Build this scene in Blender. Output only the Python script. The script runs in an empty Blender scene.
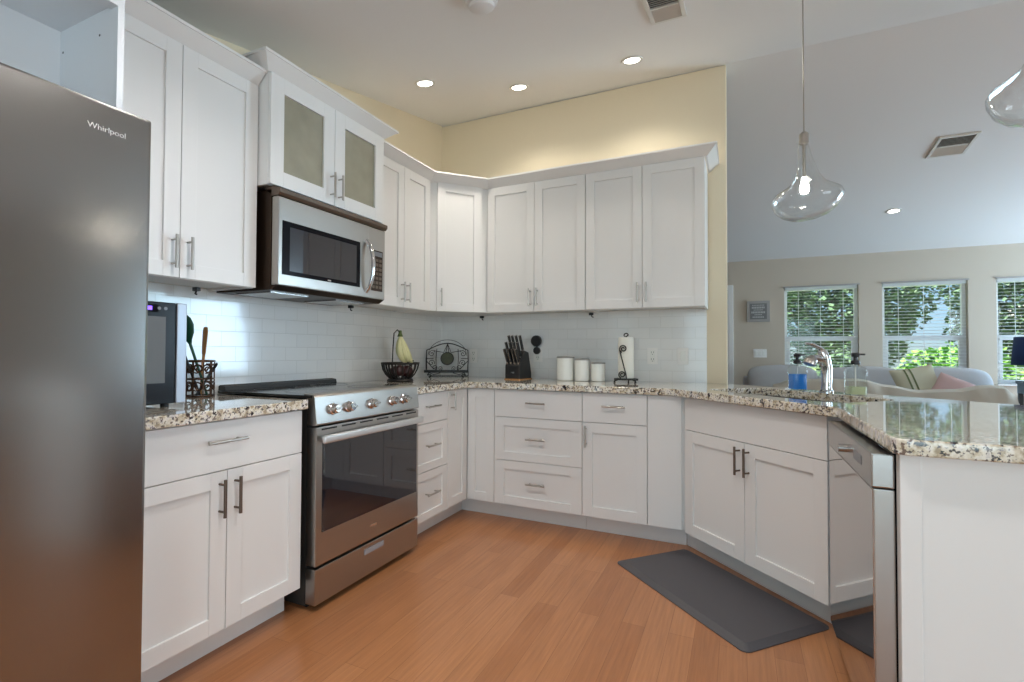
import bpy, bmesh, math, random
from mathutils import Vector, Matrix
random.seed(7)
PI = math.pi
C = bpy.context.scene.collection
SC = bpy.context.scene

# ------------------------------------------------------------------ camera, world, light, exposure
CAMLOC = Vector((2.3310656, -3.58601142, 1.12787048))
yaw, pit, rol, FPX = -0.432744802, 0.0198964111, 0.00380505712, 492.654673
fw = Vector((math.sin(yaw)*math.cos(pit), math.cos(yaw)*math.cos(pit), math.sin(pit)))
rt = Vector((math.cos(yaw), -math.sin(yaw), 0)); up = rt.cross(fw)
r2 = rt*math.cos(rol) + up*math.sin(rol); u2 = up*math.cos(rol) - rt*math.sin(rol)
cd = bpy.data.cameras.new('camera'); cam = bpy.data.objects.new('camera', cd); C.objects.link(cam)
cd.sensor_width = 36.0; cd.lens = FPX/1024*36; cd.clip_start = 0.05; cd.clip_end = 200
cam.matrix_world = Matrix(((r2.x, u2.x, -fw.x, CAMLOC.x), (r2.y, u2.y, -fw.y, CAMLOC.y), (r2.z, u2.z, -fw.z, CAMLOC.z), (0, 0, 0, 1)))
SC.camera = cam
SC.view_settings.view_transform = 'Standard'; SC.view_settings.look = 'None'
SC.view_settings.exposure = 0.2; SC.view_settings.gamma = 1.0; SC.view_settings.use_curve_mapping = False
SC.cycles.max_bounces = 10; SC.cycles.diffuse_bounces = 5; SC.cycles.glossy_bounces = 5
SC.cycles.transparent_max_bounces = 16; SC.cycles.caustics_reflective = False; SC.cycles.caustics_refractive = False
SC.cycles.sample_clamp_indirect = 4.0; SC.cycles.use_denoising = True

w = bpy.data.worlds.new('sky'); SC.world = w; w.use_nodes = True
wn = w.node_tree.nodes; wl = w.node_tree.links
bg = wn['Background']; sky = wn.new('ShaderNodeTexSky'); sky.sky_type = 'HOSEK_WILKIE'
sky.sun_direction = Vector((-0.2, -0.38, 0.9)).normalized(); sky.turbidity = 3.0
wl.new(sky.outputs[0], bg.inputs[0]); bg.inputs[1].default_value = 3.6

def light(name, kind, loc, energy, color=(1, 1, 1), direction=None, **k):
    d = bpy.data.lights.new(name, kind); d.energy = energy; d.color = color
    for a, b in k.items(): setattr(d, a, b)
    o = bpy.data.objects.new(name, d); C.objects.link(o); o.location = loc
    if direction is not None: o.rotation_euler = Vector(direction).to_track_quat('-Z', 'Y').to_euler()
    return o
light('sun', 'SUN', (0, -5, 12), 17, (1, .96, .9), (.2, .38, -.9), angle=.01)
# unseen area lamps standing in for daylight, behind and right of the camera
light('daylight_fill_rear', 'AREA', (3.0, -6.75, 1.25), 70, (.68, .83, 1.0), (0, 1, -.02), shape='RECTANGLE', size=3.4, size_y=2.1)
light('daylight_fill_right', 'AREA', (7.95, -4.5, 1.25), 94, (.80, .91, 1.0), (-1, .1, -.02), shape='RECTANGLE', size=2.5, size_y=2.1)
light('daylight_fill_living', 'AREA', (7.95, 3.05, 1.35), 230, (.55, .78, 1.0), (-1, -.15, .12), shape='RECTANGLE', size=1.9, size_y=2.0)

# ------------------------------------------------------------------ materials
def srgb(r, g, b):
    f = lambda c: (c/255/12.92) if c/255 <= .04045 else ((c/255+.055)/1.055)**2.4
    return (f(r), f(g), f(b), 1)
M = {}
def mat(name, col, rough=.5, metal=0., emit=None, es=0., coat=0., spec=.5, bump=None, var=None, aniso=0.):
    m = bpy.data.materials.new(name); m.use_nodes = True
    n = m.node_tree.nodes; l = m.node_tree.links; b = n['Principled BSDF']
    b.inputs['Base Color'].default_value = col; b.inputs['Roughness'].default_value = rough
    b.inputs['Metallic'].default_value = metal; b.inputs['Specular IOR Level'].default_value = spec
    b.inputs['Coat Weight'].default_value = coat; b.inputs['Anisotropic'].default_value = aniso
    if emit: b.inputs['Emission Color'].default_value = emit; b.inputs['Emission Strength'].default_value = es
    tc = n.new('ShaderNodeTexCoord')
    if var:      # (scale, amount): soft mottling of the colour
        t = n.new('ShaderNodeTexNoise'); t.inputs['Scale'].default_value = var[0]; l.new(tc.outputs['Object'], t.inputs['Vector'])
        r = n.new('ShaderNodeValToRGB'); a = var[1]
        r.color_ramp.elements[0].color = tuple(c*(1-a) for c in col[:3])+(1,); r.color_ramp.elements[1].color = tuple(min(1, c*(1+a)) for c in col[:3])+(1,)
        l.new(t.outputs['Fac'], r.inputs[0]); l.new(r.outputs[0], b.inputs['Base Color'])
    if bump:     # (scale, strength, (sx, sy, sz))
        t = n.new('ShaderNodeTexNoise'); t.inputs['Scale'].default_value = bump[0]; t.inputs['Detail'].default_value = 3
        mp = n.new('ShaderNodeMapping'); mp.inputs['Scale'].default_value = bump[2] if len(bump) > 2 else (1, 1, 1)
        l.new(tc.outputs['Object'], mp.inputs[0]); l.new(mp.outputs[0], t.inputs['Vector'])
        bp = n.new('ShaderNodeBump'); bp.inputs['Strength'].default_value = bump[1]; bp.inputs['Distance'].default_value = .01
        l.new(t.outputs['Fac'], bp.inputs['Height']); l.new(bp.outputs[0], b.inputs['Normal'])
    M[name] = m; return m
mat('cabinet_white', srgb(226, 225, 223), .38, var=(3, .01))
mat('niche_white', srgb(222, 224, 227), .55)
mat('ceiling_white', srgb(226, 226, 225), .9, bump=(60, .05))
mat('wall_cream', srgb(224, 212, 186), .85, bump=(80, .04))
mat('wall_greige', srgb(196, 184, 168), .85, bump=(80, .04))
mat('trim_white', srgb(232, 231, 228), .45)
mat('vinyl_white', srgb(246, 247, 248), .4)
mat('blind_white', srgb(238, 240, 240), .5)
mat('steel', srgb(176, 172, 168), .26, 1., bump=(40, .03, (1, 1, 40)))
mat('steel_front', srgb(176, 171, 165), .3, 1., bump=(40, .04, (1, 1, 60)))
mat('fridge_steel', srgb(158, 156, 154), .19, 1., bump=(30, .006, (14, 14, .4)))
mat('mirror_steel', srgb(190, 186, 184), .035, 1.)
mat('satin_steel', srgb(214, 213, 212), .35, .8)
mat('chrome', srgb(210, 210, 212), .08, 1.)
mat('nickel', srgb(186, 182, 176), .28, 1.)
mat('black_glass', (.006, .006, .008, 1), .06, spec=.12)
mat('oven_glass', (.008, .007, .012, 1), .03, spec=1.0, coat=.3)
mat('cooktop_glass', (.012, .012, .012, 1), .09, spec=.6)
mat('black_plastic', (.012, .012, .013, 1), .4)
mat('black_satin', (.02, .018, .016, 1), .5)
mat('dark_bronze', srgb(62, 48, 38), .4, .8)
mat('brown_steel', srgb(112, 98, 88), .35, 1.)
mat('cooler_black', (.01, .01, .012, 1), .25, spec=.15)
mat('gap_black', (.004, .004, .005, 1), .8)
mat('iron', (.02, .018, .016, 1), .45, .4)
mat('copper_iron', srgb(72, 50, 36), .35, .8)
mat('frosted_glass', srgb(150, 146, 128), .25, spec=.6, var=(9, .25))
mat('mat_grey', srgb(72, 70, 74), .55, bump=(300, .12))
mat('white_ceramic', srgb(226, 226, 220), .25)
mat('lid_grey', srgb(140, 138, 134), .4)
mat('paper', srgb(232, 230, 220), .9, bump=(120, .15))
mat('banana', srgb(202, 198, 150), .5, var=(20, .12))
mat('banana_tip', srgb(74, 88, 34), .6)
mat('dark_fruit', srgb(52, 20, 20), .3, var=(30, .3))
mat('spoon_green', srgb(18, 72, 50), .4)
mat('wood_tool', srgb(168, 120, 66), .55, var=(20, .15))
mat('medallion', srgb(58, 62, 38), .5, var=(40, .4))
mat('soap_blue', srgb(40, 130, 226), .12)
mat('soap_pale', srgb(188, 194, 156), .2)
mat('led_purple', srgb(120, 80, 220), .4, emit=srgb(130, 90, 255), es=1.6)
mat('icon_grey', srgb(120, 122, 126), .4)
mat('cooler_silver', srgb(168, 174, 184), .4, .5)
mat('cooler_inside', srgb(96, 100, 102), .6)
mat('sofa_linen', srgb(190, 184, 172), .95, bump=(14, .35), var=(4, .05))
mat('sofa_grey', srgb(178, 180, 184), .95, bump=(14, .3), var=(4, .05))
mat('pillow_cream', srgb(176, 172, 152), .95)
mat('pillow_stripe', srgb(92, 98, 66), .95)
mat('pillow_pink', srgb(184, 156, 154), .95)
mat('navy', srgb(10, 40, 84), .8)
mat('table_teal', srgb(92, 108, 116), .6)
mat('frame_grey', srgb(164, 160, 156), .7)
mat('sign_grey', srgb(122, 122, 122), .7)
mat('sign_text', srgb(188, 188, 184), .7)
mat('plate_white', srgb(226, 224, 220), .4)
mat('slot_dark', srgb(70, 70, 72), .6)
mat('vent_white', srgb(214, 213, 208), .5)
mat('vent_dark', srgb(58, 52, 40), .8)
mat('lamp_disc', (1, 1, 1, 1), .5, emit=(1, .93, .82, 1), es=9)
mat('bulb', (1, 1, 1, 1), .5, emit=(1, .92, .8, 1), es=40)
mat('lawn', srgb(120, 146, 84), .95, var=(6, .3))
mat('leaf_bright', srgb(122, 172, 76), .6, var=(5, .3))
mat('leaf_dark', srgb(84, 110, 80), .6, var=(5, .35))
mat('bark', srgb(86, 72, 58), .9)
mat('pavement', srgb(216, 212, 202), .9)
mat('stucco', srgb(226, 218, 204), .9)
mat('roof', srgb(196, 190, 184), .9)

def thin_glass(name, tint=(1, 1, 1, 1), refl=1.0, rough=.02, edge=4.):
    m = bpy.data.materials.new(name); m.use_nodes = True; n = m.node_tree.nodes; l = m.node_tree.links
    n.clear(); o = n.new('ShaderNodeOutputMaterial'); mx = n.new('ShaderNodeMixShader')
    t = n.new('ShaderNodeBsdfTransparent'); t.inputs[0].default_value = tint
    g = n.new('ShaderNodeBsdfGlossy'); g.inputs['Roughness'].default_value = rough
    f = n.new('ShaderNodeLayerWeight'); f.inputs[0].default_value = .5
    pw = n.new('ShaderNodeMath'); pw.operation = 'POWER'; pw.inputs[1].default_value = edge; l.new(f.outputs['Facing'], pw.inputs[0])
    mu = n.new('ShaderNodeMath'); mu.operation = 'MULTIPLY_ADD'; mu.inputs[1].default_value = refl*.8; mu.inputs[2].default_value = .035*refl; mu.use_clamp = True
    l.new(pw.outputs[0], mu.inputs[0]); l.new(mu.outputs[0], mx.inputs[0]); l.new(t.outputs[0], mx.inputs[1]); l.new(g.outputs[0], mx.inputs[2])
    l.new(mx.outputs[0], o.inputs[0]); M[name] = m
bm_ = M['blind_white']; n = bm_.node_tree.nodes; l = bm_.node_tree.links
tr = n.new('ShaderNodeBsdfTranslucent'); tr.inputs[0].default_value = (.86, .88, .9, 1); ms = n.new('ShaderNodeMixShader'); ms.inputs[0].default_value = .5
l.new(n['Principled BSDF'].outputs[0], ms.inputs[1]); l.new(tr.outputs[0], ms.inputs[2]); l.new(ms.outputs[0], n['Material Output'].inputs[0])
thin_glass('window_glass', (.94, .98, .95, 1), .8)
thin_glass('shade_glass', (.96, .97, .97, 1), 1.2, .03, 2.5)
thin_glass('bottle_glass', (.93, .96, .95, 1), .8)
thin_glass('cooler_glass', (.25, .26, .27, 1), 1.6, .05)

def coord_swizzle(n, l, axes):
    tc = n.new('ShaderNodeTexCoord'); s = n.new('ShaderNodeSeparateXYZ'); c = n.new('ShaderNodeCombineXYZ')
    l.new(tc.outputs['Object'], s.inputs[0])
    for i, a in enumerate(axes): l.new(s.outputs['XYZ'.index(a)], c.inputs[i])
    return c.outputs[0]
def tile_mat(name, axes):
    m = mat(name, srgb(222, 222, 220), .12, coat=.2); n = m.node_tree.nodes; l = m.node_tree.links; b = n['Principled BSDF']
    br = n.new('ShaderNodeTexBrick'); l.new(coord_swizzle(n, l, axes), br.inputs['Vector'])
    br.inputs['Scale'].default_value = 1; br.inputs['Brick Width'].default_value = .1524; br.inputs['Row Height'].default_value = .0762
    br.inputs['Mortar Size'].default_value = .0016; br.inputs['Mortar Smooth'].default_value = .4
    br.inputs['Color1'].default_value = srgb(224, 224, 222); br.inputs['Color2'].default_value = srgb(219, 220, 219); br.inputs['Mortar'].default_value = srgb(210, 210, 207)
    l.new(br.outputs['Color'], b.inputs['Base Color'])
    bp = n.new('ShaderNodeBump'); bp.inputs['Strength'].default_value = .5; bp.inputs['Distance'].default_value = .002; bp.invert = True
    l.new(br.outputs['Fac'], bp.inputs['Height']); l.new(bp.outputs[0], b.inputs['Normal'])
tile_mat('tile_left', 'YZX'); tile_mat('tile_back', 'XZY')

m = mat('wood_floor', srgb(170, 112, 66), .3, coat=.15); n = m.node_tree.nodes; l = m.node_tree.links; b = n['Principled BSDF']
v = coord_swizzle(n, l, 'YXZ')
br = n.new('ShaderNodeTexBrick'); l.new(v, br.inputs['Vector']); br.inputs['Scale'].default_value = 1
br.inputs['Brick Width'].default_value = 1.1; br.inputs['Row Height'].default_value = .094; br.inputs['Mortar Size'].default_value = .0007; br.offset = .37
br.inputs['Color1'].default_value = srgb(176, 122, 82); br.inputs['Color2'].default_value = srgb(158, 104, 66); br.inputs['Mortar'].default_value = srgb(122, 78, 48)
mp = n.new('ShaderNodeMapping'); mp.inputs['Scale'].default_value = (1.2, 26, 1); l.new(v, mp.inputs[0])
no = n.new('ShaderNodeTexNoise'); no.inputs['Scale'].default_value = 3; no.inputs['Detail'].default_value = 6; no.inputs['Roughness'].default_value = .65; l.new(mp.outputs[0], no.inputs['Vector'])
rp = n.new('ShaderNodeValToRGB'); rp.color_ramp.elements[0].position = .3; rp.color_ramp.elements[0].color = (.80, .77, .74, 1); rp.color_ramp.elements[1].position = .7; rp.color_ramp.elements[1].color = (1.12, 1.1, 1.06, 1)
l.new(no.outputs['Fac'], rp.inputs[0])
mx = n.new('ShaderNodeMix'); mx.data_type = 'RGBA'; mx.blend_type = 'MULTIPLY'; mx.inputs['Factor'].default_value = 1
l.new(br.outputs['Color'], mx.inputs['A']); l.new(rp.outputs[0], mx.inputs['B']); l.new(mx.outputs['Result'], b.inputs['Base Color'])

m = mat('granite', srgb(200, 190, 170), .05, coat=.6, spec=.9); n = m.node_tree.nodes; l = m.node_tree.links; b = n['Principled BSDF']
tc = n.new('ShaderNodeTexCoord')
def nz(scale, detail=4, rough=.6):
    t = n.new('ShaderNodeTexNoise'); t.inputs['Scale'].default_value = scale; t.inputs['Detail'].default_value = detail; t.inputs['Roughness'].default_value = rough
    l.new(tc.outputs['Object'], t.inputs['Vector']); return t.outputs['Fac']
def ramp(src, stops):
    r = n.new('ShaderNodeValToRGB'); e = r.color_ramp.elements
    e[0].position, e[0].color = stops[0]; e[1].position, e[1].color = stops[-1]
    for p, c in stops[1:-1]: q = e.new(p); q.color = c
    l.new(src, r.inputs[0]); return r.outputs[0]
def mixc(a, bb, f):
    x = n.new('ShaderNodeMix'); x.data_type = 'RGBA'; l.new(f, x.inputs['Factor']); l.new(a, x.inputs['A']); l.new(bb, x.inputs['B']); return x.outputs['Result']
base = ramp(nz(38), [(.36, srgb(166, 148, 122)), (.46, srgb(208, 198, 176)), (.56, srgb(230, 224, 212)), (.68, srgb(198, 192, 190))])
dark = ramp(nz(75, 2), [(0, srgb(26, 22, 26)), (1, srgb(58, 44, 46))])
BK, WH = (0, 0, 0, 1), (1, 1, 1, 1)
mask = ramp(nz(46, 3, .7), [(.575, BK), (.61, WH)])
mask2 = ramp(nz(110, 2, .5), [(.56, BK), (.62, WH)])
grey = ramp(nz(20), [(.4, srgb(92, 84, 92)), (.6, srgb(132, 114, 98))])
l.new(mixc(mixc(base, grey, mask2), dark, mask), b.inputs['Base Color'])

# ------------------------------------------------------------------ mesh helpers
class MB:
    def __init__(s): s.b = bmesh.new()
    def box(s, x0, x1, y0, y1, z0, z1, bev=0.):
        g = bmesh.ops.create_cube(s.b, size=1)['verts']
        bmesh.ops.scale(s.b, vec=(abs(x1-x0), abs(y1-y0), abs(z1-z0)), verts=g)
        bmesh.ops.translate(s.b, vec=((x0+x1)/2, (y0+y1)/2, (z0+z1)/2), verts=g)
        if bev: bmesh.ops.bevel(s.b, geom=list({e for v in g for e in v.link_edges}), offset=bev, segments=2, affect='EDGES', profile=.6)
        return s
    def rbox(s, M4, sx, sy, sz, bev=0.):   # a box of that size centred on a matrix
        g = bmesh.ops.create_cube(s.b, size=1)['verts']; bmesh.ops.scale(s.b, vec=(sx, sy, sz), verts=g)
        if bev:
            r = bmesh.ops.bevel(s.b, geom=list({e for v in g for e in v.link_edges}), offset=bev, segments=3, affect='EDGES', profile=.6)
            g = list({v for f in r['faces'] for v in f.verts} | {v for v in g if v.is_valid})
        bmesh.ops.transform(s.b, matrix=M4, verts=g); return s
    def ring(s, pts): return [s.b.verts.new(p) for p in pts]
    def bridge(s, A, B, close=True):
        n_ = len(A)
        for i in range(n_ if close else n_-1): s.b.faces.new((A[i], A[(i+1) % n_], B[(i+1) % n_], B[i]))
    def tube(s, pts, r, seg=8, caps=True):
        pts = [Vector(p) for p in pts]; rr = r if isinstance(r, (list, tuple)) else [r]*len(pts); prev = None; last = None
        t0 = (pts[1]-pts[0]).normalized(); a = Vector((0, 0, 1)) if abs(t0.z) < .9 else Vector((1, 0, 0)); nrm = t0.cross(a).normalized()
        first = None
        for i, p in enumerate(pts):
            t = ((pts[min(i+1, len(pts)-1)]-pts[max(i-1, 0)])).normalized()
            nrm = (nrm - t*nrm.dot(t)); nrm = nrm.normalized() if nrm.length > 1e-6 else t.orthogonal().normalized()
            bn = t.cross(nrm)
            R = s.ring([p + (nrm*math.cos(2*PI*k/seg) + bn*math.sin(2*PI*k/seg))*rr[i] for k in range(seg)])
            if prev: s.bridge(prev, R)
            else: first = R
            prev = R
        if caps: s.b.faces.new(first[::-1]); s.b.faces.new(prev)
        return s
    def cyl(s, p0, p1, r, seg=24): return s.tube([p0, p1], r, seg)
    def lathe(s, prof, cx=0, cy=0, z0=0, seg=32, caps=True, sx=1, sy=1):
        prev = first = None
        for (r, z) in prof:
            R = s.ring([(cx+max(r, 1e-4)*sx*math.cos(2*PI*k/seg), cy+max(r, 1e-4)*sy*math.sin(2*PI*k/seg), z0+z) for k in range(seg)])
            if prev: s.bridge(prev, R)
            else: first = R
            prev = R
        if caps: s.b.faces.new(first[::-1]); s.b.faces.new(prev)
        return s
    def prism(s, poly, z0, z1, holes=()):
        eds = []; vs = []
        for lp in [poly]+list(holes):
            V = [s.b.verts.new((p[0], p[1], z0)) for p in lp]; vs += V
            eds += [s.b.edges.new((V[i], V[(i+1) % len(V)])) for i in range(len(V))]
        if holes: fs = [f for f in bmesh.ops.triangle_fill(s.b, edges=eds, use_beauty=True)['geom'] if isinstance(f, bmesh.types.BMFace)]
        else: fs = [s.b.faces.new(vs)]
        r = bmesh.ops.extrude_face_region(s.b, geom=fs)
        bmesh.ops.translate(s.b, vec=(0, 0, z1-z0), verts=[g for g in r['geom'] if isinstance(g, bmesh.types.BMVert)])
        return s
    def prism_axis(s, poly, a0, a1, axis):   # polygon in the plane across the axis, extruded along it
        def P(p, a): return (a, p[0], p[1]) if axis == 'x' else (p[0], a, p[1])
        A = s.ring([P(p, a0) for p in poly]); B_ = s.ring([P(p, a1) for p in poly])
        s.bridge(A, B_); s.b.faces.new(A[::-1]); s.b.faces.new(B_); return s
    def sweep(s, path, prof):                # mitred moulding along a plan path; prof = (out, z), out to the right of travel
        pts = [Vector(p) for p in path]; prev = None; first = None
        for i, p in enumerate(pts):
            def nr(a, b_): d = (b_-a).normalized(); return Vector((d.y, -d.x))
            if i == 0: nn = nr(pts[0], pts[1])
            elif i == len(pts)-1: nn = nr(pts[-2], pts[-1])
            else:
                a_ = nr(pts[i-1], p); b_ = nr(p, pts[i+1]); nn = (a_+b_); nn = nn/(nn.length_squared/2)
            R = s.ring([(p.x+nn.x*o_, p.y+nn.y*o_, z) for o_, z in prof])
            if prev: s.bridge(prev, R)
            else: first = R
            prev = R
        s.b.faces.new(first[::-1]); s.b.faces.new(prev); return s
    def done(s, name, m, parent=None, local=True, smooth=False, bevel=0., solid=0.):
        bmesh.ops.recalc_face_normals(s.b, faces=s.b.faces)
        me = bpy.data.meshes.new(name)
        if parent is not None and not local:
            q = parent; off = Vector((0, 0, 0))
            while q is not None: off += q.location; q = q.parent
            bmesh.ops.translate(s.b, vec=-off, verts=s.b.verts)
        s.b.to_mesh(me); s.b.free(); me.materials.append(M[m] if isinstance(m, str) else m)
        o = bpy.data.objects.new(name, me); C.objects.link(o)
        if parent is not None: o.parent = parent
        if smooth:
            for p in me.polygons: p.use_smooth = True
            if hasattr(me, 'set_sharp_from_angle'): me.set_sharp_from_angle(angle=math.radians(40))
        if solid: d = o.modifiers.new('solid', 'SOLIDIFY'); d.thickness = solid; d.offset = 0
        if bevel: d = o.modifiers.new('bevel', 'BEVEL'); d.width = bevel; d.segments = 2; d.limit_method = 'ANGLE'; d.angle_limit = math.radians(40)
        return o
def tag(o, label, cat, group=None, kind=None):
    o['label'] = label
    if cat: o['category'] = cat
    if group: o['group'] = group
    if kind: o['kind'] = kind
    return o
def thing(name, label, cat, loc=(0, 0, 0), rz=0., group=None):
    o = bpy.data.objects.new(name, None); C.objects.link(o); o.empty_display_size = .05
    o.location = loc; o.rotation_euler = (0, 0, rz); return tag(o, label, cat, group)
def struct(name, mb, m, **k):
    o = mb.done(name, m, **k); o['kind'] = 'structure'; return o
def copy_tree(o, parent=None):
    c = o.copy(); C.objects.link(c); c.parent = parent
    for ch in [x for x in bpy.data.objects if x.parent is o]: copy_tree(ch, c)
    return c
def text(body, size, depth, name, m, parent, mtx):
    cu = bpy.data.curves.new('lettering', 'FONT'); cu.body = body; cu.size = size; cu.extrude = depth; cu.align_x = 'LEFT'
    t = bpy.data.objects.new('lettering', cu); C.objects.link(t)
    me = bpy.data.meshes.new_from_object(t.evaluated_get(bpy.context.evaluated_depsgraph_get()))
    bpy.data.objects.remove(t); me.transform(mtx); me.materials.clear(); me.materials.append(M[m])
    o = bpy.data.objects.new(name, me); C.objects.link(o); o.parent = parent; return o

# ------------------------------------------------------------------ the room
RZ = 3.07                                   # ridge height, running along the kitchen's back wall
def ceil_z(y): return max(2.44, RZ+.2*y) if y < 0 else RZ-.1465*y
struct('floor', MB().box(-2.1, 8.1, -6.6, 4.4, -.1, 0), 'wood_floor')
mb = MB()
prof = [(-6.6, 2.44), (-3.15, 2.44), (0, RZ), (4.45, RZ-.1465*4.45)]
mb.prism_axis(prof+[(y, z+.12) for y, z in prof[::-1]], -2.1, 8.1, 'x'); struct('ceiling', mb, 'ceiling_white')
struct('wall_left', MB().prism_axis([(-6.6, 0), (0, 0), (0, 3.09), (-3.15, 2.46), (-6.6, 2.46)], -.12, 0, 'x'), 'wall_cream')
struct('wall_back', MB().box(-2.1, 2.257, 0, .12, 0, 3.065), 'wall_cream', bevel=.006)
struct('ceiling_sun_blocker', MB().box(-2.1, 8.1, -10.2, -6.72, 2.55, 2.65), 'ceiling_white')  # unseen slab added to keep the sun out of the rear doors
struct('wall_living_left', MB().box(-2.1, -2.0, .12, 4.3, 0, 3.1), 'wall_greige')
# far wall with door and three windows
WX = [(2.905, 3.775), (4.03, 4.90), (5.165, 6.035)]; WZ = (.75, 2.03)
mb = MB(); FY = 4.3
xs = [2.18]+[v for p in WX for v in p]+[8.1]
for i in range(0, len(xs), 2): mb.box(xs[i], xs[i+1], FY, FY+.15, 0, 2.6)
for a, b_ in WX: mb.box(a, b_, FY, FY+.15, 0, WZ[0]); mb.box(a, b_, FY, FY+.15, WZ[1], 2.6)
mb.box(-2.1, 1.36, FY, FY+.15, 0, 2.6); mb.box(1.36, 2.18, FY, FY+.15, 2.03, 2.6)
struct('wall_far', mb, 'wall_greige')
# right and rear walls with unseen glass doors added to let daylight in
mb = MB(); mb.box(8.0, 8.12, -6.6, -5.8, 0, 3.2); mb.box(8.0, 8.12, -3.2, 2.0, 0, 3.2); mb.box(8.0, 8.12, 4.1, 4.45, 0, 3.2); mb.box(8.0, 8.12, -5.8, -3.2, 2.3, 3.2); mb.box(8.0, 8.12, 2.0, 4.1, 2.35, 3.2)
struct('wall_right', mb, 'wall_greige')
mb = MB(); mb.box(-.12, 1.3, -6.72, -6.6, 0, 2.5); mb.box(4.7, 8.12, -6.72, -6.6, 0, 2.5); mb.box(1.3, 4.7, -6.72, -6.6, 2.3, 2.5)
struct('wall_rear', mb, 'wall_cream')
for nm, (x0, x1, y0, y1, zt) in {'added_door_2': (1.3, 4.7, -6.68, -6.64, 2.3), 'added_door_3': (8.03, 8.07, -5.8, -3.2, 2.3), 'added_door_4': (8.03, 8.07, 2.0, 4.1, 2.35)}.items():
    mb = MB(); g = MB(); hor = (x1-x0) > 1
    for k in range(4):
        if hor:
            a = x0+(x1-x0)*k/3; a = min(max(a, x0+.04), x1-.04); mb.box(a-.04, a+.04, y0, y1, 0, zt)
        else:
            a = y0+(y1-y0)*k/3; a = min(max(a, y0+.04), y1-.04); mb.box(x0, x1, a-.04, a+.04, 0, zt)
    mb.box(x0, x1, y0, y1, zt-.07, zt); mb.box(x0, x1, y0, y1, 0, .07)
    f = struct(nm, mb, 'vinyl_white')
    if hor: g.box(x0+.04, x1-.04, y0+.015, y0+.02, .07, zt-.07)
    else: g.box(x0+.015, x0+.02, y0+.04, y1-.04, .07, zt-.07)
    g.done('door_pane', 'window_glass', f)
# door in the far wall, only its right casing shows beside the kitchen wall
mb = MB(); mb.box(1.36, 2.18, FY+.05, FY+.09, .01, 2.03, .002)
for a, b_ in ((1.46, 2.08),):
    for z0, z1 in ((.2, .9), (1.05, 1.9)): mb.box(a, b_, FY+.04, FY+.05, z0, z1, .004)
d1 = struct('door_1', mb, 'trim_white')
MB().lathe([(.0, 0), (.026, .005), (.03, .02), (.02, .035), (.01, .04), (.01, .06)], seg=16).done('door_handle', 'nickel', d1).matrix_local = Matrix.Translation((2.1, FY-.02, .95)) @ Matrix.Rotation(-PI/2, 4, 'X')
mb = MB()
mb.box(2.18, 2.25, FY-.02, FY, 0, 2.10, .004); mb.box(1.29, 1.36, FY-.02, FY, 0, 2.10, .004); mb.box(1.36, 2.18, FY-.02, FY, 2.03, 2.10, .004)
struct('trim_1', mb, 'trim_white')
mb = MB(); mb.box(2.25, 7.99, FY-.015, FY, 0, .11, .004); struct('baseboard_far', mb, 'trim_white')
# backsplash tile
struct('trim_2', MB().box(0, .008, -2.7, -.0, .90, 1.42), 'tile_left')
struct('trim_3', MB().box(.008, 2.13, -.008, 0, .90, 1.42), 'tile_back')

# windows: frame, sashes, panes, blinds
for k, (a, b_) in enumerate(WX):
    z0, z1 = WZ; y0, y1 = FY+.07, FY+.13; mid = 1.36-.045
    mb = MB()
    mb.box(a, a+.04, y0, y1, z0, z1, .004); mb.box(b_-.04, b_, y0, y1, z0, z1, .004)
    mb.box(a, b_, y0, y1, z1-.045, z1, .004); mb.box(a, b_, y0, y1, z0, z0+.05, .004)
    mb.box(a+.04, b_-.04, y0-.01, y1-.01, mid-.03, mid+.03, .004)
    mb.box(a+.04, a+.075, y0-.005, y1-.03, z0+.05, mid-.03, .003); mb.box(b_-.075, b_-.04, y0-.005, y1-.03, z0+.05, mid-.03, .003)
    fr = struct('window_%d' % (k+1), mb, 'vinyl_white')
    MB().box(a+.04, b_-.04, y0+.03, y0+.034, z0+.05, z1-.045).done('window_pane', 'window_glass', fr)
    mb = MB(); mb.box(a-.01, b_+.01, FY-.03, FY+.07, z0-.02, z0, .004)
    mb.done('window_sill', 'trim_white', fr)
    MB().box(a-.01, b_+.012, FY-.014, FY, z1-.004, z1+.016, .002).done('window_head_trim', 'frame_grey', fr)
    pos = ['leftmost', 'middle', 'rightmost'][k]
    bl = thing('window_blind', 'white slatted blind with open slats in the %s of the three far windows' % pos, 'blind', ((a+b_)/2, FY+.035, z0), 0, 'blinds in the far windows')
    hw = (b_-a)/2-.012
    MB().box(-hw, hw, -.028, .024, z1-z0-.045, z1-z0-.002, .003).done('head_rail', 'blind_white', bl)
    mb = MB(); z = z0+.035; j = 0
    while z < z1-.055:
        Mx = Matrix.Translation((0, 0, z-z0)) @ Matrix.Rotation(math.radians(7+random.uniform(-1, 1)), 4, 'X')
        mb.rbox(Mx, hw*2, .048, .0028); z += .0415; j += 1
    mb.done('slats', 'blind_white', bl)
    MB().box(-hw, hw, -.024, .024, .004, .022, .003).done('bottom_rail', 'blind_white', bl)
    for sx in (-.62, 0, .62):
        MB().box(sx*hw-.003, sx*hw+.003, -.0255, -.0245, .02, z1-z0-.04).done('ladder_cord', 'blind_white', bl)

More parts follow.
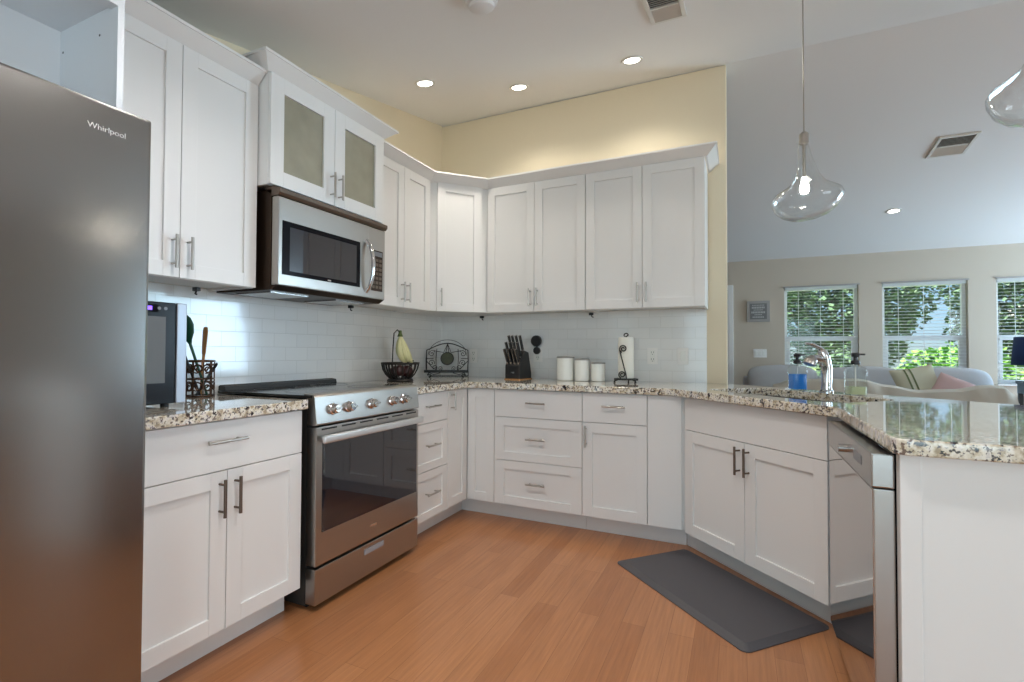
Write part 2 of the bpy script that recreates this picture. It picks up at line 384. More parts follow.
# ------------------------------------------------------------------ cabinets
def handle(mb_len, vertical, x, z, y=-.02, name='handle', par=None, m='nickel'):
    mb = MB(); L = mb_len/2
    if vertical:
        mb.cyl((x, y-.032, z-L), (x, y-.032, z+L), .0058, 12)
        for q in (-L*.72, L*.72): mb.cyl((x, y+.001, z+q), (x, y-.03, z+q), .0042, 10)
    else:
        mb.cyl((x-L, y-.032, z), (x+L, y-.032, z), .0058, 12)
        for q in (-L*.72, L*.72): mb.cyl((x+q, y+.001, z), (x+q, y-.03, z), .0042, 10)
    return mb.done(name, m, par, smooth=True)
G = .0016
def front(par, name, x0, x1, z0, z1, style='shaker', fr=.058, th=.019, glass=False):
    """door or drawer front standing proud of the carcass front (local y=0), face at y=-th"""
    x0 += G; x1 -= G; z0 += G; z1 -= G; mb = MB(); y0, y1 = -th, 0
    if style == 'slab': mb.box(x0, x1, y0, y1, z0, z1, .0018)
    else:
        h = fr if (z1-z0) > .33 else fr*.8
        mb.box(x0, x0+fr, y0, y1, z0, z1, .0012); mb.box(x1-fr, x1, y0, y1, z0, z1, .0012)
        mb.box(x0+fr, x1-fr, y0, y1, z1-h, z1, .0012); mb.box(x0+fr, x1-fr, y0, y1, z0, z0+h, .0012)
        if not glass: mb.box(x0+fr-.004, x1-fr+.004, y0+.0095, y1-.002, z0+h-.004, z1-h+.004)
    d = mb.done(name, 'cabinet_white', par)
    if glass: MB().box(x0+fr-.002, x1-fr+.002, y0+.011, y0+.015, z0+fr-.002, z1-fr+.002).done('glass_pane', 'frosted_glass', d)
    return d
ZB, ZTOP, ZD = .114, .875, .690
def base(label, loc, rz, wd, depth=.605, name='base_cabinet'):
    t = thing(name, label, 'cabinet', loc, rz)
    MB().box(.0005, wd-.0005, .0005, depth, ZB, ZTOP).done('carcass', 'cabinet_white', t)
    MB().box(.0005, wd-.0005, .076, .095, 0, ZB).done('toe_kick', 'cabinet_white', t)
    return t
XF = .61
# left of the range: one wide slab drawer over two doors
t = base('white base cabinet with one wide drawer over two doors, between refrigerator and range', (XF, -2.715, 0), PI/2, .675)
d = front(t, 'drawer', 0, .675, ZD, ZTOP-.004, 'slab'); handle(.15, False, .32, .80, par=d)
for i in range(2):
    d = front(t, 'door', .3375*i, .3375*(i+1), ZB, ZD, fr=.06); handle(.135, True, .3375+(-.03 if i == 0 else .03), .595, par=d, m='brown_steel')
# right of the range: narrow stack of three drawers
t = base('narrow white three-drawer base cabinet right beside the range', (XF, -1.258, 0), PI/2, .383)
for i, (z0, z1, st) in enumerate(((ZD, ZTOP-.004, 'slab'), (.405, ZD, 'shaker'), (ZB, .405, 'shaker'))):
    d = front(t, 'drawer', 0, .383, z0, z1, st, fr=.06); handle(.13, False, .185, (z0+z1)/2+.01, par=d)
# corner cabinet with a folding door on the two faces
t = thing('corner_base_cabinet', 'white base cabinet filling the inner corner below the wire cookbook stand', 'cabinet', (0, 0, 0))
MB().prism([(.01, -.874), (XF, -.874), (XF, -XF), (.836, -XF), (.836, -.01), (.01, -.01)], ZB, ZTOP).done('carcass', 'cabinet_white', t)
MB().prism([(.5, -.874), (.534, -.874), (.534, -.534), (.836, -.534), (.836, -.5), (.5, -.5)], 0, ZB).done('toe_kick', 'cabinet_white', t)
def placed_front(par, loc, rz, *a, **k):
    d = front(None, *a, **k); d.parent = par; d.location = loc; d.rotation_euler = (0, 0, rz); return d
d = placed_front(t, (XF, -.874, 0), PI/2, 'door', 0, .242, ZB, ZTOP-.004, fr=.058)
handle(.115, True, .035, .80, par=d)
placed_front(t, (.631, -XF, 0), 0, 'door', 0, .205, ZB, ZTOP-.004, fr=.058)
# back run
t = base('white wide base cabinet with three stacked drawers below the knife block', (.837, -XF, 0), 0, .607)
for z0, z1, st in ((ZD, ZTOP-.004, 'slab'), (.405, ZD, 'shaker'), (ZB, .405, 'shaker')):
    d = front(t, 'drawer', 0, .607, z0, z1, st, fr=.07); handle(.13, False, .305, (z0+z1)/2+.01, par=d)
t = base('white base cabinet with one drawer over one door, below the paper towel holder', (1.445, -XF, 0), 0, .60)
d = front(t, 'drawer', 0, .393, ZD, ZTOP-.004, 'slab', fr=.06); handle(.14, False, .20, .795, par=d)
d = front(t, 'door', 0, .393, ZB, ZD, fr=.062); handle(.13, True, .026, .605, par=d)
MB().box(.395, .585, -.017, 0, ZB, ZTOP-.004, .002).done('filler', 'cabinet_white', t)
# sink base, turned 45 degrees
t = thing('sink_base_cabinet', 'white sink base cabinet turned diagonally with blank panel over two doors', 'cabinet', (2.048, -.6325, 0), -PI/4)
WS = .852
MB().box(.0, WS, .0005, .34, ZB, ZTOP-.24).done('carcass', 'cabinet_white', t)
mb = MB(); mb.box(.0, WS, .0005, .018, ZB, ZTOP); mb.box(0, .018, .018, .34, .63, ZTOP); mb.box(WS-.018, WS, .018, .34, .63, ZTOP)
mb.done('face_frame', 'cabinet_white', t)
MB().box(-.075, WS+.05, .076, .095, 0, ZB).done('toe_kick', 'cabinet_white', t)
front(t, 'blank_panel', .02, .868, ZD, ZTOP-.004, 'slab')
for i in range(2):
    xa = .02+i*.424; d = front(t, 'door', xa, xa+.424, ZB, ZD, fr=.062); handle(.135, True, .444+(-.028 if i == 0 else .028), .60, par=d, m='brown_steel')

# peninsula base with end panel
t = thing('peninsula_base', 'white painted peninsula end and back panels under the granite overhang', 'cabinet', (0, 0, 0))
mb = MB(); mb.box(2.692, 3.30, -2.054, -2.03, 0, .875); mb.box(2.692, 2.735, -2.060, -2.054, 0, .875, .002)
mb.done('end_panel', 'cabinet_white', t)
MB().box(3.28, 3.30, -2.03, -1.0, 0, .875).done('back_panel', 'cabinet_white', t)
mb = MB(); mb.box(2.735, 3.30, -2.060, -2.054, 0, .10, .003); mb.done('base_trim', 'trim_white', t)

# dishwasher: polished door that mirrors the sink cabinet
t = thing('dishwasher', 'stainless dishwasher with polished door under the peninsula counter', 'dishwasher', (2.641, -1.348, 0), -PI/2)
MB().box(.0, .60, .046, .60, .10, .855).done('tub', 'gap_black', t)
MB().box(.0, .60, .075, .09, .0, .10).done('toe_kick', 'black_plastic', t)
dd = MB().box(.003, .682, .002, .048, .105, .775, .003).done('door', 'steel_front', t)
MB().box(.004, .681, 0, .003, .107, .773, .001).done('door_skin', 'mirror_steel', dd)
cp = MB().box(.003, .682, -.002, .048, .778, .866, .004).done('control_panel', 'steel', t)
MB().cyl((.36, -.002, .822), (.36, -.026, .822), .013, 20).done('knob', 'steel', cp, smooth=True)
mb = MB(); mb.box(.47, .57, -.0035, -.002, .812, .838); mb.done('display', 'icon_grey', cp)

# granite counters
t = MB().box(.01, .66, -2.715, -2.037, .876, .916).done('countertop', 'granite', bevel=.004)
tag(t, 'short speckled granite countertop between refrigerator and range', 'countertop')
sc_ = Vector((2.348, -.963)) + Vector((.7071, .7071))*.31; du = Vector((.7071, -.7071)); dv = Vector((.7071, .7071))
def rrect(c, hx, hy, r, n_=6):
    out = []
    for qx, qy, a0 in ((1, 1, 0), (-1, 1, PI/2), (-1, -1, PI), (1, -1, 3*PI/2)):
        for k in range(n_+1):
            a = a0+PI/2*k/n_; p = (qx*(hx-r)+r*math.cos(a), qy*(hy-r)+r*math.sin(a)); out.append(c+du*p[0]+dv*p[1])
    return out
hole = rrect(sc_, .385, .205, .08)
poly = [(.01, -.01), (.01, -1.26), (.66, -1.26), (.66, -.68), (.68, -.66), (1.96, -.66), (1.99, -.668), (2.652, -1.322), (2.67, -1.355), (2.675, -2.065), (2.681, -2.083), (2.70, -2.09),
        (3.55, -2.09), (3.55, -1.048), (2.262, -.01)]
t = MB().prism(poly, .876, .916, [hole]).done('countertop', 'granite', bevel=.004)
tag(t, 'long speckled granite countertop along the back wall, round the sink and over the peninsula', 'countertop')
# sink bowl
mb = MB(); rings = []
for hx, hy, r, z in ((.40, .22, .085, .874), (.388, .208, .08, .874), (.385, .205, .08, .70), (.36, .18, .07, .68), (.05, .05, .04, .675)):
    rings.append(mb.ring([(p.x, p.y, z) for p in rrect(sc_, hx, hy, r)]))
for a, b_ in zip(rings, rings[1:]): mb.bridge(a, b_)
mb.b.faces.new(rings[-1])
t = mb.done('sink', 'steel', smooth=True, solid=.0015); tag(t, 'undermount stainless sink bowl set in the diagonal counter', 'sink')

# ------------------------------------------------------------------ wall cabinets
ZU, ZUT, XU = 1.41, 2.345, .305
def upper(label, loc, rz, wd, doors, hpos, depth=.303, z0=ZU, z1=ZUT, glass=False, fr=.06, name='wall_cabinet'):
    t = thing(name, label, 'cabinet', loc, rz)
    mb = MB(); mb.box(.0005, wd-.0005, .0005, depth, z0+.012, z1); mb.box(.0005, wd-.0005, .0005, .02, z0-.0, z0+.012); mb.box(.0005, .016, .02, depth, z0, z0+.012); mb.box(wd-.016, wd-.0005, .02, depth, z0, z0+.012)
    mb.done('carcass', 'cabinet_white', t)
    for (a, b_), hx in zip(doors, hpos):
        d = front(t, 'door', a, b_, z0, z1, fr=fr, glass=glass)
        if hx is not None: handle(.13, True, hx, z0+.10, par=d, m='nickel')
    return t
upper('tall white two-door wall cabinet nearest the refrigerator', (XU, -2.717, 0), PI/2, .681, ((0, .341), (.341, .681)), (.341-.03, .341+.03))
upper('white two-door wall cabinet between the microwave and the inner corner', (XU, -1.245, 0), PI/2, .612, ((0, .30), (.30, .60)), (.30-.028, .30+.028))
# diagonal corner cabinet
t = thing('corner_wall_cabinet', 'white single-door wall cabinet set diagonally across the inner corner', 'cabinet', (0, 0, 0))
MB().prism([(.01, -.01), (.01, -.632), (XU, -.632), (.612+.0, -XU), (.612, -.01)], ZU+.004, ZUT).done('carcass', 'cabinet_white', t)
L = math.hypot(.612-XU, .632-XU); ang = math.atan2(.632-XU, .612-XU)
d = placed_front(t, (XU, -.632, 0), ang, 'door', .055, L-.055, ZU, ZUT, fr=.06); handle(.13, True, .085, ZU+.10, par=d)
upper('white two-door wall cabinet just right of the diagonal corner cabinet', (.6135, -XU, 0), 0, .76, ((.004, .382), (.382, .76)), (.382-.028, .382+.028))
upper('white two-door wall cabinet farthest right, at the end of the back wall', (1.375, -XU, 0), 0, .765, ((0, .382), (.382, .765)), (.382-.028, .382+.028))
CP = [(0, 2.345), (.012, 2.345), (.07, 2.395), (.075, 2.395), (.075, 2.407), (0, 2.407)]
CPf = lambda z, hh=0, o=.0: [(o, z), (o+.012, z), (o+.066, z+.048+hh), (o+.072, z+.048+hh), (o+.072, z+.060+hh), (o, z+.060+hh)]
tag(MB().sweep([(XU+.0, -2.717), (XU, -2.036)], CPf(2.346, o=.0)).done('crown_moulding', 'cabinet_white'), 'white crown moulding on the tall cabinet nearest the refrigerator', 'moulding')
tag(MB().sweep([(XU, -1.244), (XU, -.632), (.612, -XU), (2.142, -XU), (2.142, -.001)], CPf(2.346)).done('crown_moulding', 'cabinet_white'), 'long white crown moulding turning the corner over the back wall cabinets', 'moulding')
# cabinet over the microwave
t = upper('raised white wall cabinet with two frosted glass doors above the microwave', (.381, -2.032, 0), PI/2, .784, ((0, .392), (.392, .784)), (.392-.028, .392+.028), depth=.375, z0=1.885, z1=2.40, glass=True, fr=.072)
cr = MB().sweep([(.001, -2.032), (.381, -2.032), (.381, -1.248), (.001, -1.248)], CPf(2.40, .0)).done('crown', 'cabinet_white', t, local=True)
cr.matrix_local = (Matrix.Translation((.381, -2.032, 0)) @ Matrix.Rotation(PI/2, 4, 'Z')).inverted()

# open cabinet and side panel round the refrigerator
t = thing('over_refrigerator_cabinet', 'open white doorless cabinet with side panel above the refrigerator', 'cabinet', (0, 0, 0))
MB().box(.001, .60, -2.738, -2.72, 0, 2.44).done('side_panel', 'niche_white', t)
mb = MB(); mb.box(.245, .262, -3.72, -2.738, 1.83, 2.44); mb.box(.262, .56, -3.72, -2.738, 1.83, 1.848); mb.box(.262, .56, -3.72, -2.738, 2.195, 2.213)
mb.done('carcass', 'niche_white', t)
MB().box(.56, .60, -3.72, -2.738, 2.185, 2.44).done('top_rail', 'niche_white', t)
MB().box(.001, .60, -3.738, -3.72, 0, 2.44).done('side_panel', 'niche_white', t)
for x, z in ((.28, 2.12), (.50, 2.12)): MB().cyl((x, -2.7386, z), (x, -2.7375, z), .004, 10).done('screw_hole', 'slot_dark', t)

# ------------------------------------------------------------------ refrigerator
t = thing('refrigerator', 'tall brushed stainless refrigerator at the left edge', 'refrigerator', (0, 0, 0))
MB().box(.05, .765, -3.68, -2.775, .02, 1.745, .004).done('body', 'black_satin', t)
MB().box(.08, .74, -3.66, -2.81, 0, .02).done('base', 'black_plastic', t)
for a, b_, hy in ((-3.68, -3.252, -3.29), (-3.244, -2.772, -3.205)):
    d = MB().box(.77, .848, a, b_, .06, 1.765, .008).done('door', 'fridge_steel', t)
    mb = MB(); mb.tube([(.848, hy, .55), (.90, hy, .57), (.905, hy, .62), (.905, hy, 1.45), (.90, hy, 1.50), (.848, hy, 1.52)], .012, 12); mb.done('handle', 'steel', d, smooth=True)
# lettering near the upper right corner of the right door: local x runs along +y, up is z
mt = Matrix(((0, 0, 1, .8485), (1, 0, 0, -2.922), (0, 1, 0, 1.688), (0, 0, 0, 1)))
text('Whirlpool', .0205, .0008, 'logo', 'satin_steel', d, mt)

# ------------------------------------------------------------------ range
t = thing('range', 'stainless slide-in electric range with black glass oven door', 'range', (0, 0, 0))
Y0, Y1 = -2.008, -1.262
MB().box(.03, .62, Y0+.004, Y1-.004, .02, .905).done('body', 'black_satin', t)
mb = MB(); mb.box(.05, .60, Y0+.03, Y1-.03, 0, .03); mb.done('base', 'black_plastic', t)
MB().box(.035, .650, Y0-.006, Y1+.004, .918, .93, .002).done('cooktop', 'cooktop_glass', t)
mb = MB()
for cx, cy, r in ((.46, -1.83, .115), (.46, -1.46, .09), (.2, -1.84, .08), (.2, -1.46, .10), (.22, -1.65, .05)):
    mb.lathe([(r, 0), (r+.003, 0), (r+.003, .0004), (r, .0004)], cx, cy, .9302, 40, caps=False)
mb.done('burner_ring', 'icon_grey', t)
mb = MB(); mb.prism_axis([(.02, .93), (.07, .93), (.065, .95), (.03, .955), (.02, .95)], Y0+.01, Y1-.01, 'y'); mb.done('rear_vent', 'black_satin', t)
mb = MB(); mb.prism_axis([(.62, .800), (.674, .800), (.678, .806), (.664, .922), (.656, .932), (.60, .936), (.60, .931), (.62, .925)], Y0, Y1, 'y'); cp = mb.done('control_panel', 'steel_front', t, bevel=.002)
nrm = Vector((.116, 0, .014)).normalized()
def on_panel(z): return .678-(z-.806)/.116*.014
for y in (-1.908, -1.812, -1.653, -1.495, -1.40):
    z = .864; c = Vector((on_panel(z), y, z))
    q = nrm.to_track_quat('Z', 'X').to_matrix().to_4x4(); mtx = Matrix.Translation(c) @ q
    mb = MB(); mb.lathe([(.026, 0), (.026, .006), (.021, .010), (.021, .030), (.017, .034), (0, .034)], seg=28)
    g_ = MB()
    k = mb.done('knob', 'chrome', cp, smooth=True); k.matrix_local = mtx
    MB().rbox(Matrix.Translation((0, 0, .037)), .010, .040, .014, .003).done('knob_grip', 'steel', k)
mb = MB()
mb.box(.620, .676, Y0+.002, Y1-.002, .195, .793, .004); dr = mb.done('oven_door', 'steel_front', t)
mb = MB()
for k in range(6): a = Y0+.03+k*.12; mb.box(.6755, .6765, a, a+.09, .778, .785)
mb.done('vent_slot', 'gap_black', dr)
MB().box(.6755, .678, Y0+.036, Y1-.02, .335, .735, .001).done('oven_window', 'oven_glass', dr)
mb = MB(); mb.rbox(Matrix.Translation((.709, (Y0+Y1)/2, .742)), .022, (Y1-Y0)-.02, .034, .008)
for y in (Y0+.05, Y1-.05): mb.box(.676, .705, y-.012, y+.012, .732, .752, .002)
mb.done('handle', 'satin_steel', dr, smooth=True)
MB().rbox(Matrix.Translation((.6765, -1.635, .262)), .002, .05, .012).done('badge', 'chrome', dr)
dw = MB().box(.620, .676, Y0+.002, Y1-.002, .030, .183, .004).done('storage_drawer', 'steel_front', t)
MB().rbox(Matrix.Translation((.6775, -1.63, .148)), .003, .14, .026, .001).done('drawer_pull', 'cooler_silver', dw)

# ------------------------------------------------------------------ microwave
t = thing('microwave', 'stainless over-the-range microwave with black window above the range', 'microwave', (0, 0, 0))
MB().box(.01, .385, Y0-.002, Y1+.004, 1.405, 1.868).done('body', 'dark_bronze', t)
mb = MB(); mb.prism_axis([(.33, 1.882), (.40, 1.882), (.44, 1.866), (.44, 1.848), (.428, 1.836), (.385, 1.836)], Y0-.002, Y1+.004, 'y'); mb.done('top_vent', 'brown_steel', t)
dr = MB().box(.386, .428, Y0, -1.402, 1.425, 1.832, .005).done('door', 'steel_front', t)
MB().box(.4275, .4305, -1.985, -1.475, 1.475, 1.725, .001).done('window_frame', 'black_glass', dr)
MB().box(.4305, .4312, -1.945, -1.505, 1.495, 1.700).done('window', 'oven_glass', dr)
MB().rbox(Matrix.Translation((.4315, -1.70, 1.483)), .001, .022, .007).done('emblem', 'chrome', dr)
mb = MB(); pts = []
for k in range(13):
    a = k/12; pts.append((.428+.052*math.sin(PI*a)**.6, -1.425, 1.455+.29*a))
mb.tube(pts, .011, 12); mb.done('handle', 'chrome', dr, smooth=True)
cp = MB().box(.386, .424, -1.400, Y1+.002, 1.425, 1.832, .004).done('control_panel', 'steel_front', t)
kp = MB().box(.4235, .4258, -1.378, -1.282, 1.47, 1.705).done('keypad', 'dark_bronze', cp)
for r in range(7):
    for c in range(3): MB().box(.4258, .4264, -1.372+c*.03, -1.350+c*.03, 1.485+r*.026, 1.501+r*.026).done('key', 'brown_steel', kp)
MB().box(.4258, .4264, -1.372, -1.288, 1.672, 1.698).done('display', 'icon_grey', kp)
mb = MB(); mb.prism_axis([(.05, 1.404), (.385, 1.404), (.42, 1.424), (.385, 1.426), (.05, 1.408)], Y0, Y1, 'y'); mb.done('underside', 'dark_bronze', t)
mb = MB()
for y in (-1.86, -1.45): mb.box(.10, .34, y-.11, y+.11, 1.397, 1.4045)
mb.done('grease_filter', 'steel', t)

# ------------------------------------------------------------------ floor mat
mb = MB(); a = rrect(Vector((0, 0)), .1, .1, .01)
def rr2(hx, hy, r, n_=5):
    out = []
    for qx, qy, a0 in ((1, 1, 0), (-1, 1, PI/2), (-1, -1, PI), (1, -1, 3*PI/2)):
        for k in range(n_+1):
            a = a0+PI/2*k/n_; out.append((qx*(hx-r)+r*math.cos(a), qy*(hy-r)+r*math.sin(a)))
    return out
R_ = [mb.ring([(x, y, z) for x, y in rr2(hx, hy, r)]) for hx, hy, r, z in ((.43, .235, .03, 0), (.43, .235, .03, .004), (.40, .205, .02, .019))]
mb.bridge(R_[0], R_[1]); mb.bridge(R_[1], R_[2]); mb.b.faces.new(R_[2]); mb.b.faces.new(R_[0][::-1])
t = mb.done('floor_mat', 'mat_grey'); t.location = (2.196, -1.066, 0); t.rotation_euler = (0, 0, math.radians(-43.5))
tag(t, 'dark grey cushioned standing mat on the wood floor before the sink cabinet', 'mat')

# ------------------------------------------------------------------ faucet and soap bottles
ZC = .9165
def place(o, x, y, z=ZC, rz=0): o.location = (x, y, z); o.rotation_euler = (0, 0, rz); return o
t = thing('faucet', 'chrome single-lever faucet behind the sink', 'faucet', (2.745, -.535, ZC), 3.80)
mb = MB(); mb.lathe([(.033, 0), (.033, .008), (.026, .014), (.024, .03)], seg=24)
mb.tube([(0, 0, .02), (-.004, 0, .08), (-.002, 0, .13), (.010, 0, .18), (.026, 0, .212), (.036, 0, .226)], [.023, .024, .026, .027, .024, .012], 16); mb.done('body', 'chrome', t, smooth=True)
mb = MB(); mb.tube([(.0, 0, .135), (.03, 0, .165), (.065, 0, .176), (.09, 0, .170)], [.020, .021, .022, .024], 14); mb.done('spout', 'chrome', t, smooth=True)
mb = MB(); mb.tube([(.082, 0, .174), (.10, 0, .162), (.108, 0, .146)], [.025, .031, .028], 16); mb.done('spray_head', 'nickel', t, smooth=True)
mb = MB(); mb.tube([(.015, 0, .21), (.045, .006, .232), (.105, .012, .252), (.142, .014, .256)], [.014, .010, .008, .006], 10); mb.done('lever', 'chrome', t, smooth=True)
def soap(name_label, loc, wd, h, liquid, lh, rz):
    t = thing('soap_bottle', name_label, 'soap bottle', loc, rz); hw = wd/2
    mb = MB(); rings = []
    for s_, z in ((hw*.96, 0), (hw, .004), (hw, h*.86), (hw*.8, h*.93), (.018, h*.97), (.016, h)): rings.append(mb.ring([(x, y, z) for x, y in rr2(s_, s_, min(.012, s_*.6))]))
    for a, b_ in zip(rings, rings[1:]): mb.bridge(a, b_)
    mb.b.faces.new(rings[0][::-1]); mb.done('bottle', 'bottle_glass', t, smooth=True)
    mb = MB(); A = mb.ring([(x, y, .005) for x, y in rr2(hw-.004, hw-.004, .008)]); B_ = mb.ring([(x, y, lh) for x, y in rr2(hw-.004, hw-.004, .008)]); mb.bridge(A, B_); mb.b.faces.new(A[::-1]); mb.b.faces.new(B_)
    mb.done('liquid_soap', liquid, t)
    mb = MB(); mb.lathe([(.019, 0), (.021, .004), (.019, .018), (.009, .022), (.008, .036), (.018, .040), (.020, .052), (.012, .058), (0, .058)], z0=h, seg=20); mb.rbox(Matrix.Translation((.022, 0, h+.05)), .04, .012, .009, .003)
    mb.done('pump', 'black_plastic', t, smooth=True); mb = MB(); mb.cyl((0, 0, .02), (0, 0, h), .003, 8); mb.done('dip_tube', 'plate_white', t)
soap('glass pump bottle of blue soap left of the faucet', (2.625, -.405, ZC), .078, .145, 'soap_blue', .088, .35)
soap('clear glass pump bottle with pale soap right of the faucet', (2.85, -.665, ZC), .078, .150, 'soap_pale', .042, .2)

# ------------------------------------------------------------------ countertop objects on the back wall
t = thing('knife_block', 'slanted black knife block on the counter left of the white canisters', 'knife block', (.825, -.20, ZC), math.radians(-8))
mb = MB(); mb.prism_axis([(-.09, 0), (.075, 0), (.075, .045), (.035, .20), (-.03, .215), (-.09, .10)], -.065, .065, 'x')
mb.done('block', 'black_plastic', t, bevel=.004)
MB().rbox(Matrix.Translation((0, -.0905, .05)), .03, .001, .012).done('emblem', 'chrome', t)
mb = MB(); mb.box(-.068, .068, -.095, .08, -.0, .006); mb.done('base', 'wood_tool', t)
kn = None
axis = Vector((-.0, -.30, 1)).normalized()
for r, (yy, zz, cnt, ln) in enumerate(((-.075, .115, 4, .10), (-.055, .155, 4, .11), (-.02, .205, 4, .11))):
    for c in range(cnt):
        x = -.048+c*.032
        k = thing('kitchen_knife', 'knife with dark handle and steel rivets standing in the black knife block', 'knife', (0, 0, 0), 0, 'knives in the black knife block')
        mb = MB(); mb.rbox(Matrix.Translation((0, 0, ln/2+.014)), .014, .022, ln, .004); mb.done('grip', 'black_plastic', k)
        mb = MB(); mb.rbox(Matrix.Translation((0, 0, .007)), .0145, .0225, .014, .002); mb.rbox(Matrix.Translation((0, 0, ln+.014)), .0145, .0225, .006, .002); mb.box(-.0015, .0015, -.012, .012, .0, ln+.014); mb.done('bolster', 'steel', k)
        MB().box(-.001, .001, -.009, .009, -.06, 0).done('blade', 'steel', k)
        base_m = Matrix.Translation((.825, -.20, ZC)) @ Matrix.Rotation(math.radians(-8), 4, 'Z')
        lean = Matrix.Rotation(math.radians(16+random.uniform(-2, 2)), 4, 'X') @ Matrix.Rotation(math.radians(-5+random.uniform(-1.5, 1.5)), 4, 'Y')
        k.matrix_world = base_m @ Matrix.Translation((x, yy, zz)) @ lean

t = thing('plug_in_device', 'round black device plugged into the wall outlet above the counter', 'wall device', (.903, -.03, 1.10))
mb = MB(); mb.lathe([(.001, 0), (.040, 0), (.043, .006), (.043, .026), (.038, .032), (.001, .032)], seg=32)
k = mb.done('disc', 'black_plastic', t, smooth=True); k.location = (0, 0, .105); k.rotation_euler = (PI/2, 0, 0)
mb = MB(); mb.lathe([(.001, 0), (.026, 0), (.028, .005), (.028, .022), (.001, .024)], seg=28)
k = mb.done('plug', 'black_plastic', t, smooth=True); k.location = (0, .01, .03); k.rotation_euler = (PI/2, 0, 0)
MB().box(-.006, .006, -.008, .008, .04, .08, .002).done('stem', 'black_plastic', t)

def plate(x, z, label, kind, wd=.072, h=.115):
    t = thing('wall_outlet' if kind != 'switch' else 'light_switch', label, 'outlet' if kind != 'switch' else 'light switch', (x, -.0085, z))
    MB().box(-wd/2, wd/2, -.005, 0, -h/2, h/2, .002).done('cover_plate', 'plate_white', t)
    if kind == 'outlet':
        mb = MB()
        for q in (-.024, .024):
            mb.box(-.009, -.006, -.0068, -.005, q-.004, q+.008); mb.box(.006, .009, -.0068, -.005, q-.004, q+.008); mb.cyl((0, -.0068, q-.012), (0, -.005, q-.012), .003, 8)
        MB().box(-.017, .017, -.0062, -.005, -.040, .040, .001).done('socket', 'white_ceramic', t); mb.done('slot', 'slot_dark', t)
    else: MB().box(-.016, .016, -.009, -.005, -.033, .033, .002).done('rocker', 'white_ceramic', t)
plate(.33, 1.085, 'white wall outlet just right of the wire cookbook stand', 'outlet')
plate(.903, 1.10, 'white wall outlet holding the round black device', 'outlet')
plate(1.773, 1.095, 'white wall outlet just right of the paper towel holder', 'outlet')
plate(1.977, 1.095, 'white rocker switch plate nearest the end of the tiled wall', 'switch')

for (x, y, r, h, lb) in ((1.192, -.20, .062, .160, 'largest'), (1.316, -.20, .052, .146, 'middle-sized'), (1.432, -.20, .048, .122, 'smallest')):
    t = thing('canister', '%s of three white lidded canisters lined up along the back counter' % lb, 'canister', (x, y, ZC), 0, 'white canisters on the back counter')
    MB().lathe([(r-.004, 0), (r, .004), (r, h), (r-.003, h+.001)], seg=40).done('jar', 'white_ceramic', t, smooth=True)
    MB().lathe([(r-.004, h+.0005), (r+.002, h+.001), (r+.002, h+.009), (r-.002, h+.012), (.001, h+.013)], seg=40).done('lid', 'lid_grey', t, smooth=True)

# paper towel holder and roll
def spiral(cx, cz, r0, r1, turns, a0, n_=40, y=0, dirn=1):
    return [(cx+(r0+(r1-r0)*k/n_)*math.cos(a0+dirn*turns*2*PI*k/n_), y, cz+(r0+(r1-r0)*k/n_)*math.sin(a0+dirn*turns*2*PI*k/n_)) for k in range(n_+1)]
t = thing('paper_towel_holder', 'black iron paper towel holder with scrolled front bar', 'towel holder', (1.635, -.24, ZC))
mb = MB(); mb.lathe([(.066, .018), (.072, .020), (.072, .028), (.066, .030), (.001, .030)], seg=32)
mb.rbox(Matrix.Translation((0, 0, .022)), .16, .02, .014, .003)
for q in range(3): a = q*2*PI/3-PI/2+1.05; mb.tube([(.06*math.cos(a), .06*math.sin(a), .02), (.078*math.cos(a), .078*math.sin(a), .014), (.082*math.cos(a), .082*math.sin(a), .004), (.075*math.cos(a), .075*math.sin(a), .004)], .006, 8)
mb.done('base', 'iron', t)
mb = MB(); mb.cyl((0, 0, .03), (0, 0, .315), .005, 10); mb.tube([(0, 0, .31)]+[(.014*math.cos(a/10*PI*1.3)-.0, 0, .32+.012*math.sin(a/10*PI*1.3)) for a in range(11)], .004, 8); mb.done('rod', 'iron', t, smooth=True)
mb = MB(); yf = -.068
sp = spiral(-.005, .228, .006, .026, 1.7, 0, y=yf, dirn=1); sp2 = spiral(-.012, .056, .006, .024, 1.6, PI*.2, y=yf, dirn=1)
mb.tube(sp, .0045, 8); mb.tube(sp2, .0045, 8); mb.tube([(-.030, yf, .222), (.012, yf, .06)], .0045, 8); mb.tube([(.012, yf, .06), (.016, yf, .03)], .0045, 8)
mb.done('scroll', 'iron', t, smooth=True)
t = MB().lathe([(.020, 0), (.050, 0), (.052, .003), (.052, .272), (.050, .275), (.020, .275), (.020, 0)], 0, 0, 0, 40, caps=False).done('paper_towel_roll', 'paper', smooth=True)
place(t, 1.635, -.24, ZC+.0305); tag(t, 'white paper towel roll standing on the black scrolled holder', 'paper towels')

# cookbook stand of bent wire in the corner
t = thing('cookbook_stand', 'black wire cookbook stand with star, scrolls and round green medallion', 'book stand', (.205, -.225, ZC), math.radians(27))
lean = Matrix.Rotation(math.radians(-12), 4, 'X')
def W(mb_pts, r=.0035, mbx=None, seg=6):
    mbx.tube([lean @ Vector(p) for p in mb_pts], r, seg)
mb = MB(); wd = .165
arch = [(-wd, 0, .045), (-wd-.004, 0, .14), (-wd, 0, .22), (-wd+.03, 0, .232)]+[(-.13+.26*k/12, 0, .236+.04*math.sin(PI*k/12)) for k in range(13)]+[(wd-.03, 0, .232), (wd, 0, .22), (wd+.004, 0, .14), (wd, 0, .045)]
W(arch, .0045, mb); mb.done('frame', 'iron', t, smooth=True)
mb = MB(); cz = .15
W([(.155*math.cos(PI*k/20), 0, .175+.13*math.sin(PI*k/20)) for k in range(21)], .0022, mb)
